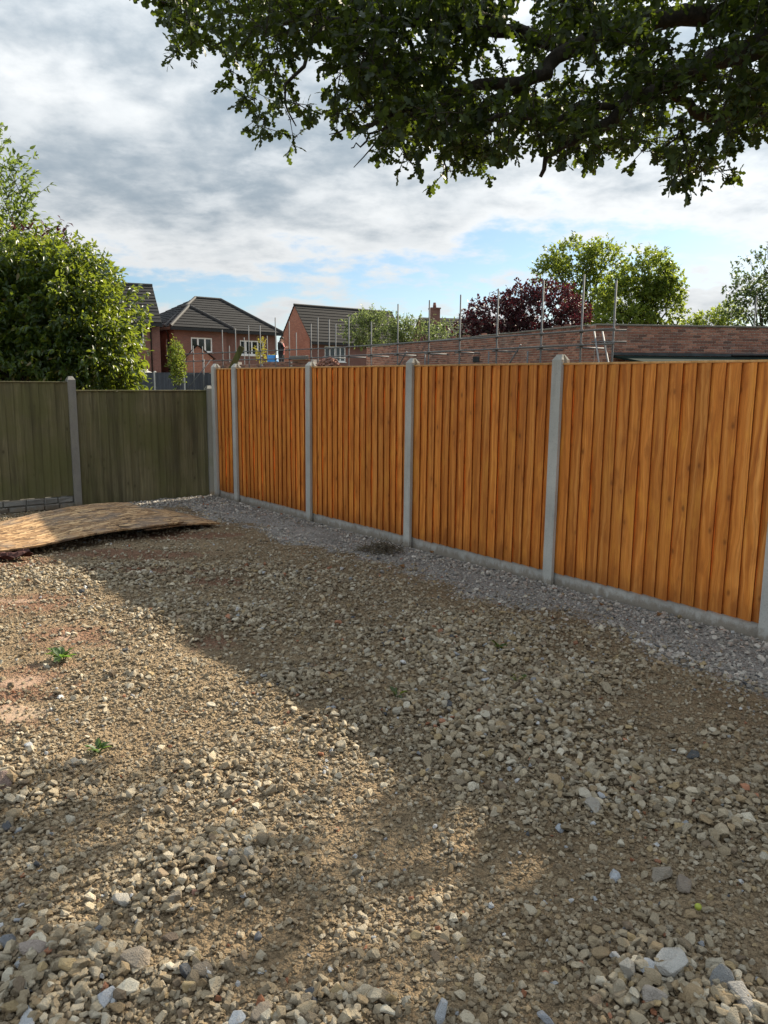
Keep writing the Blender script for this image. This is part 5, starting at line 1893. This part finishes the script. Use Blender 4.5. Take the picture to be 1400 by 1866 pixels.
# ------------------------------------------------------------------ the man on the scaffold
def person():
    vs, es, rad = [], [], []

    def chain(pts, start=None):
        prev = start
        ids = []
        for (p_, r_) in pts:
            vs.append(p_)
            rad.append(r_)
            i = len(vs) - 1
            if prev is not None:
                es.append((prev, i))
            prev = i
            ids.append(i)
        return ids
    # local: facing +x, z up, feet at z=0
    sp_ = chain([((0, 0, .95), .150), ((0.01, 0, 1.12), .150), ((0.0, 0, 1.30), .165), ((-.01, 0, 1.44), .13), ((.02, 0, 1.53), .06), ((.05, 0, 1.60), .085), ((.055, 0, 1.68), .10), ((.04, 0, 1.74), .06)])
    for s_ in (-1, 1):
        lg = chain([((0, .10 * s_, .86), .11), ((.03 * s_, .11 * s_, .50), .075), ((.0 + .05 * s_, .12 * s_, .10), .05), ((.02 + .05 * s_, .12 * s_, .05), .05), ((.16 + .05 * s_, .13 * s_, .035), .035)], sp_[0])
        el = (.05, .25 * s_, 1.15)
        wr = (.26, .14 * s_, 1.24 if s_ < 0 else 1.12)
        ar = chain([((-.01, .19 * s_, 1.42), .075), (el, .052), (wr, .034), ((wr[0] + .06, wr[1] - .01 * s_, wr[2] + .02), .036)], sp_[3])
        hx = Vector((wr[0] + .06, wr[1] - .01 * s_, wr[2] + .02))
        for k in range(4):
            b_ = hx + Vector((.035, 0, .024 - k * .016))
            chain([(tuple(b_), .010), (tuple(b_ + Vector((.035, -.008 * s_, 0))), .009), (tuple(b_ + Vector((.05 - .004 * k, -.03 * s_, -.004))), .008)], ar[-1])
        chain([(tuple(hx + Vector((.01, -.03 * s_, .03))), .010), (tuple(hx + Vector((.035, -.045 * s_, .045))), .009)], ar[-1])
    me = bpy.data.meshes.new('body')
    me.from_pydata(vs, es, [])
    ob = bpy.data.objects.new('tmp_body', me)
    COL.objects.link(ob)
    ob.modifiers.new('skin', 'SKIN')
    for i, r_ in enumerate(rad):
        me.skin_vertices[0].data[i].radius = (r_, r_ * (1.0 if i > 7 else (1.28 if i < 4 else .92)))
    me.skin_vertices[0].data[0].use_root = True
    sd = ob.modifiers.new('sub', 'SUBSURF')
    sd.levels = 2
    sd.render_levels = 2
    dg = bpy.context.evaluated_depsgraph_get()
    dg.update()
    nm = bpy.data.meshes.new_from_object(ob.evaluated_get(dg))
    bpy.data.objects.remove(ob)
    nm.name = 'body'
    nm.materials.clear()
    for m_ in (M_CLOTH, M_JEANS, M_SKIN, M_SHIRT):
        nm.materials.append(m_)
    for v in nm.vertices:           # nose, brow and chin
        c = v.co
        if c.z > 1.56 and c.x > .10:
            if abs(c.y) < .022 and 1.61 < c.z < 1.66:
                c.x += .028
            if abs(abs(c.y) - .035) < .014 and 1.655 < c.z < 1.675:
                c.x -= .012
    for pgn in nm.polygons:
        c = pgn.center
        mi = 0
        if c.z < .90:
            mi = 1
        elif c.z > 1.50:
            mi = 2
        elif c.x > .27:
            mi = 2
        elif c.x > .11 and abs(c.y) < .07 and c.z < 1.46:
            mi = 3
        pgn.material_index = mi
        pgn.use_smooth = True
    return nm


pp = at(513, 650, 39.7)
man = thing('person', 'person in a black hooded top and dark trousers standing on the far scaffolding', 'person', (pp.x, pp.y, 2.098), R(-15))
link('body', person(), man)
m = MB()
n = 12
vs, fs = [], []
for j in range(6):
    ph = math.pi * .5 * j / 5
    for i in range(n):
        a = 2 * math.pi * i / n
        vs.append((.035 + .112 * math.cos(ph) * math.cos(a) + .0, .100 * math.cos(ph) * math.sin(a), 1.675 + .105 * math.sin(ph)))
for j in range(5):
    for i in range(n):
        i2 = (i + 1) % n
        fs.append((j * n + i, j * n + i2, (j + 1) * n + i2, (j + 1) * n + i))
fs.append(tuple(range(n))[::-1])
m.add(vs, fs)
m.box((.10, -.06, 1.672), (.20, .06, 1.685))
link('cap', m.mesh('cap', M_HAIR, smooth=True), man)
m = MB()
m.tube([(-.10, -.10, 1.45), (-.14, 0, 1.47), (-.10, .10, 1.45)], [.03, .06, .03], 8)
link('hood', m.mesh('hood', M_CLOTH, smooth=True), man)

# ------------------------------------------------------------------ small things on the gravel
def weed(name, label, px, py, nl, size, mat, seed):
    rg = np.random.default_rng(seed)
    g = gr(px, py, .02)
    z0 = float(height(np.array([g.x]), np.array([g.y]))[0])
    root = thing(name, label, 'weed', (g.x, g.y, z0))
    a = rg.uniform(0, 6.28, nl)
    ld = np.stack([np.cos(a), np.sin(a), rg.uniform(.15, .9, nl)], -1)
    pos = ld * rg.uniform(0, .02, nl)[:, None] + np.array([0, 0, .012])
    link('leaves', leaf_mesh('leaves', pos, ld, size * rg.uniform(.6, 1.2, nl), T_LEAF, mat, 1.2, 1.2, rg), root)
    m = MB()
    for i in range(min(nl, 6)):
        m.tube([(0, 0, -.01), tuple(Vector(ld[i]) * size * .5 + Vector((0, 0, .01)))], [.004, .002], 5)
    link('stems', m.mesh('stems', mat), root)


weed('weed', 'bright green leafy weed on the sunlit gravel at left', 112, 1200, 18, .085, L_WEED, 1)
weed('weed', 'small flat green weed on the sunlit gravel, lower of the two', 178, 1366, 12, .055, L_WEED, 2)
weed('weed', 'tiny dark green weed among grey stones near the fence', 912, 1184, 9, .05, L_BUSH, 3)
weed('weed', 'tiny green weed between stones in the coarse heap', 945, 1246, 8, .045, L_BUSH, 4)
weed('weed', 'green weed seedling left of the coarse stone heap', 724, 1272, 7, .045, L_BUSH, 5)

# clump of dry roots by the third post
g = gr(695, 1000, .03)
m = MB()
rg = np.random.default_rng(5)
for i in range(150):
    a = rg.uniform(0, 6.28)
    q = rg.uniform(0, .2)
    p0 = Vector((q * math.cos(a) * 1.25, q * math.sin(a) * .8, rg.uniform(.0, .09) * (1 - q * 3.5)))
    d_ = Vector(unit(rg.normal(size=3) * np.array([1, 1, .45])))
    m.tube([p0, p0 + d_ * .05 + Vector((0, 0, .012)), p0 + d_ * rg.uniform(.08, .14)], [.005, .004, .001], 4)
tag(link('root_clump', m.mesh('root_clump', M_ROOTS), None, (g.x, g.y, .01)), 'dark clump of dry roots on grey gravel beside a fence post', 'root clump')


def dead_leaf(px, py, label, s=.06):
    g = gr(px, py, .02)
    z0 = float(height(np.array([g.x]), np.array([g.y]))[0])
    tv, tf = T_OAK
    m = MB()
    pts = [(p_[0] * s, p_[1] * s, p_[2] * s + .25 * s * abs(p_[1]) * 2) for p_ in tv]
    lo = [(a, b_, c - .002) for a, b_, c in pts]
    m.add(pts + lo, [tuple(f) for f in tf] + [tuple(i + len(pts) for i in f[::-1]) for f in tf])
    o = link('dead_leaf', m.mesh('dead_leaf', M_BROWNLEAF), None, (g.x, g.y, z0 + .016))
    o.rotation_euler = (random.uniform(-.4, .4), random.uniform(-.4, .4), random.uniform(0, 6))
    tag(o, label, 'leaf', 'fallen leaves on the gravel')


dead_leaf(737, 1032, 'curled brown leaf on the grey gravel right of the root clump', .10)
dead_leaf(786, 1006, 'brown leaf against the concrete base of the orange fence', .10)
dead_leaf(1205, 1118, 'brown leaf at the fence base under the nearest full panel', .08)
dead_leaf(1095, 1103, 'yellowish leaf at the fence base right of the fourth post', .08)
g = gr(1272, 1657, .03)
m = MB()
rs = [(-.008, .008), (-.004, .0105), (.0, .0115), (.005, .011), (.009, .008), (.011, .003)]
vs, fs = [], []
for z_, r_ in rs:
    for i in range(12):
        a = 6.2832 * i / 12
        vs.append((r_ * math.cos(a), r_ * math.sin(a), z_))
for j in range(len(rs) - 1):
    for i in range(12):
        fs.append((j * 12 + i, j * 12 + (i + 1) % 12, (j + 1) * 12 + (i + 1) % 12, (j + 1) * 12 + i))
fs += [tuple(range(12))[::-1], tuple(60 + i for i in range(12))]
m.add(vs, fs)
tag(link('acorn', m.mesh('acorn', M_FRUIT, smooth=True), None, (g.x, g.y, float(height(np.array([g.x]), np.array([g.y]))[0]) + .022)), 'small yellow-green fallen acorn among stones at lower right', 'acorn')
# dark red rag at the front corner of the strand board
g = gr(22, 1014, .05)
m = MB()
rg = np.random.default_rng(9)
nn_ = 9
vs = [((i / (nn_ - 1) - .5) * .34, (j / (nn_ - 1) - .5) * .20, .014 * rg.uniform(-1, 1) + .022 * math.sin(i * 1.1 + j * .8)) for j in range(nn_) for i in range(nn_)]
fs = [(j * nn_ + i, j * nn_ + i + 1, (j + 1) * nn_ + i + 1, (j + 1) * nn_ + i) for j in range(nn_ - 1) for i in range(nn_ - 1)]
lo = [(a, b_, c - .006) for a, b_, c in vs]
m.add(vs + lo, fs + [tuple(q + len(vs) for q in f[::-1]) for f in fs])
tag(link('crumpled_rag', m.mesh('crumpled_rag', M_RUST), None, (g.x, g.y, .07), R(40)), 'crumpled dark red rag at the front edge of the strand board', 'rag')
print('tris', sum(sum(len(p_.vertices) - 2 for p_ in me_.polygons) for me_ in bpy.data.meshes))
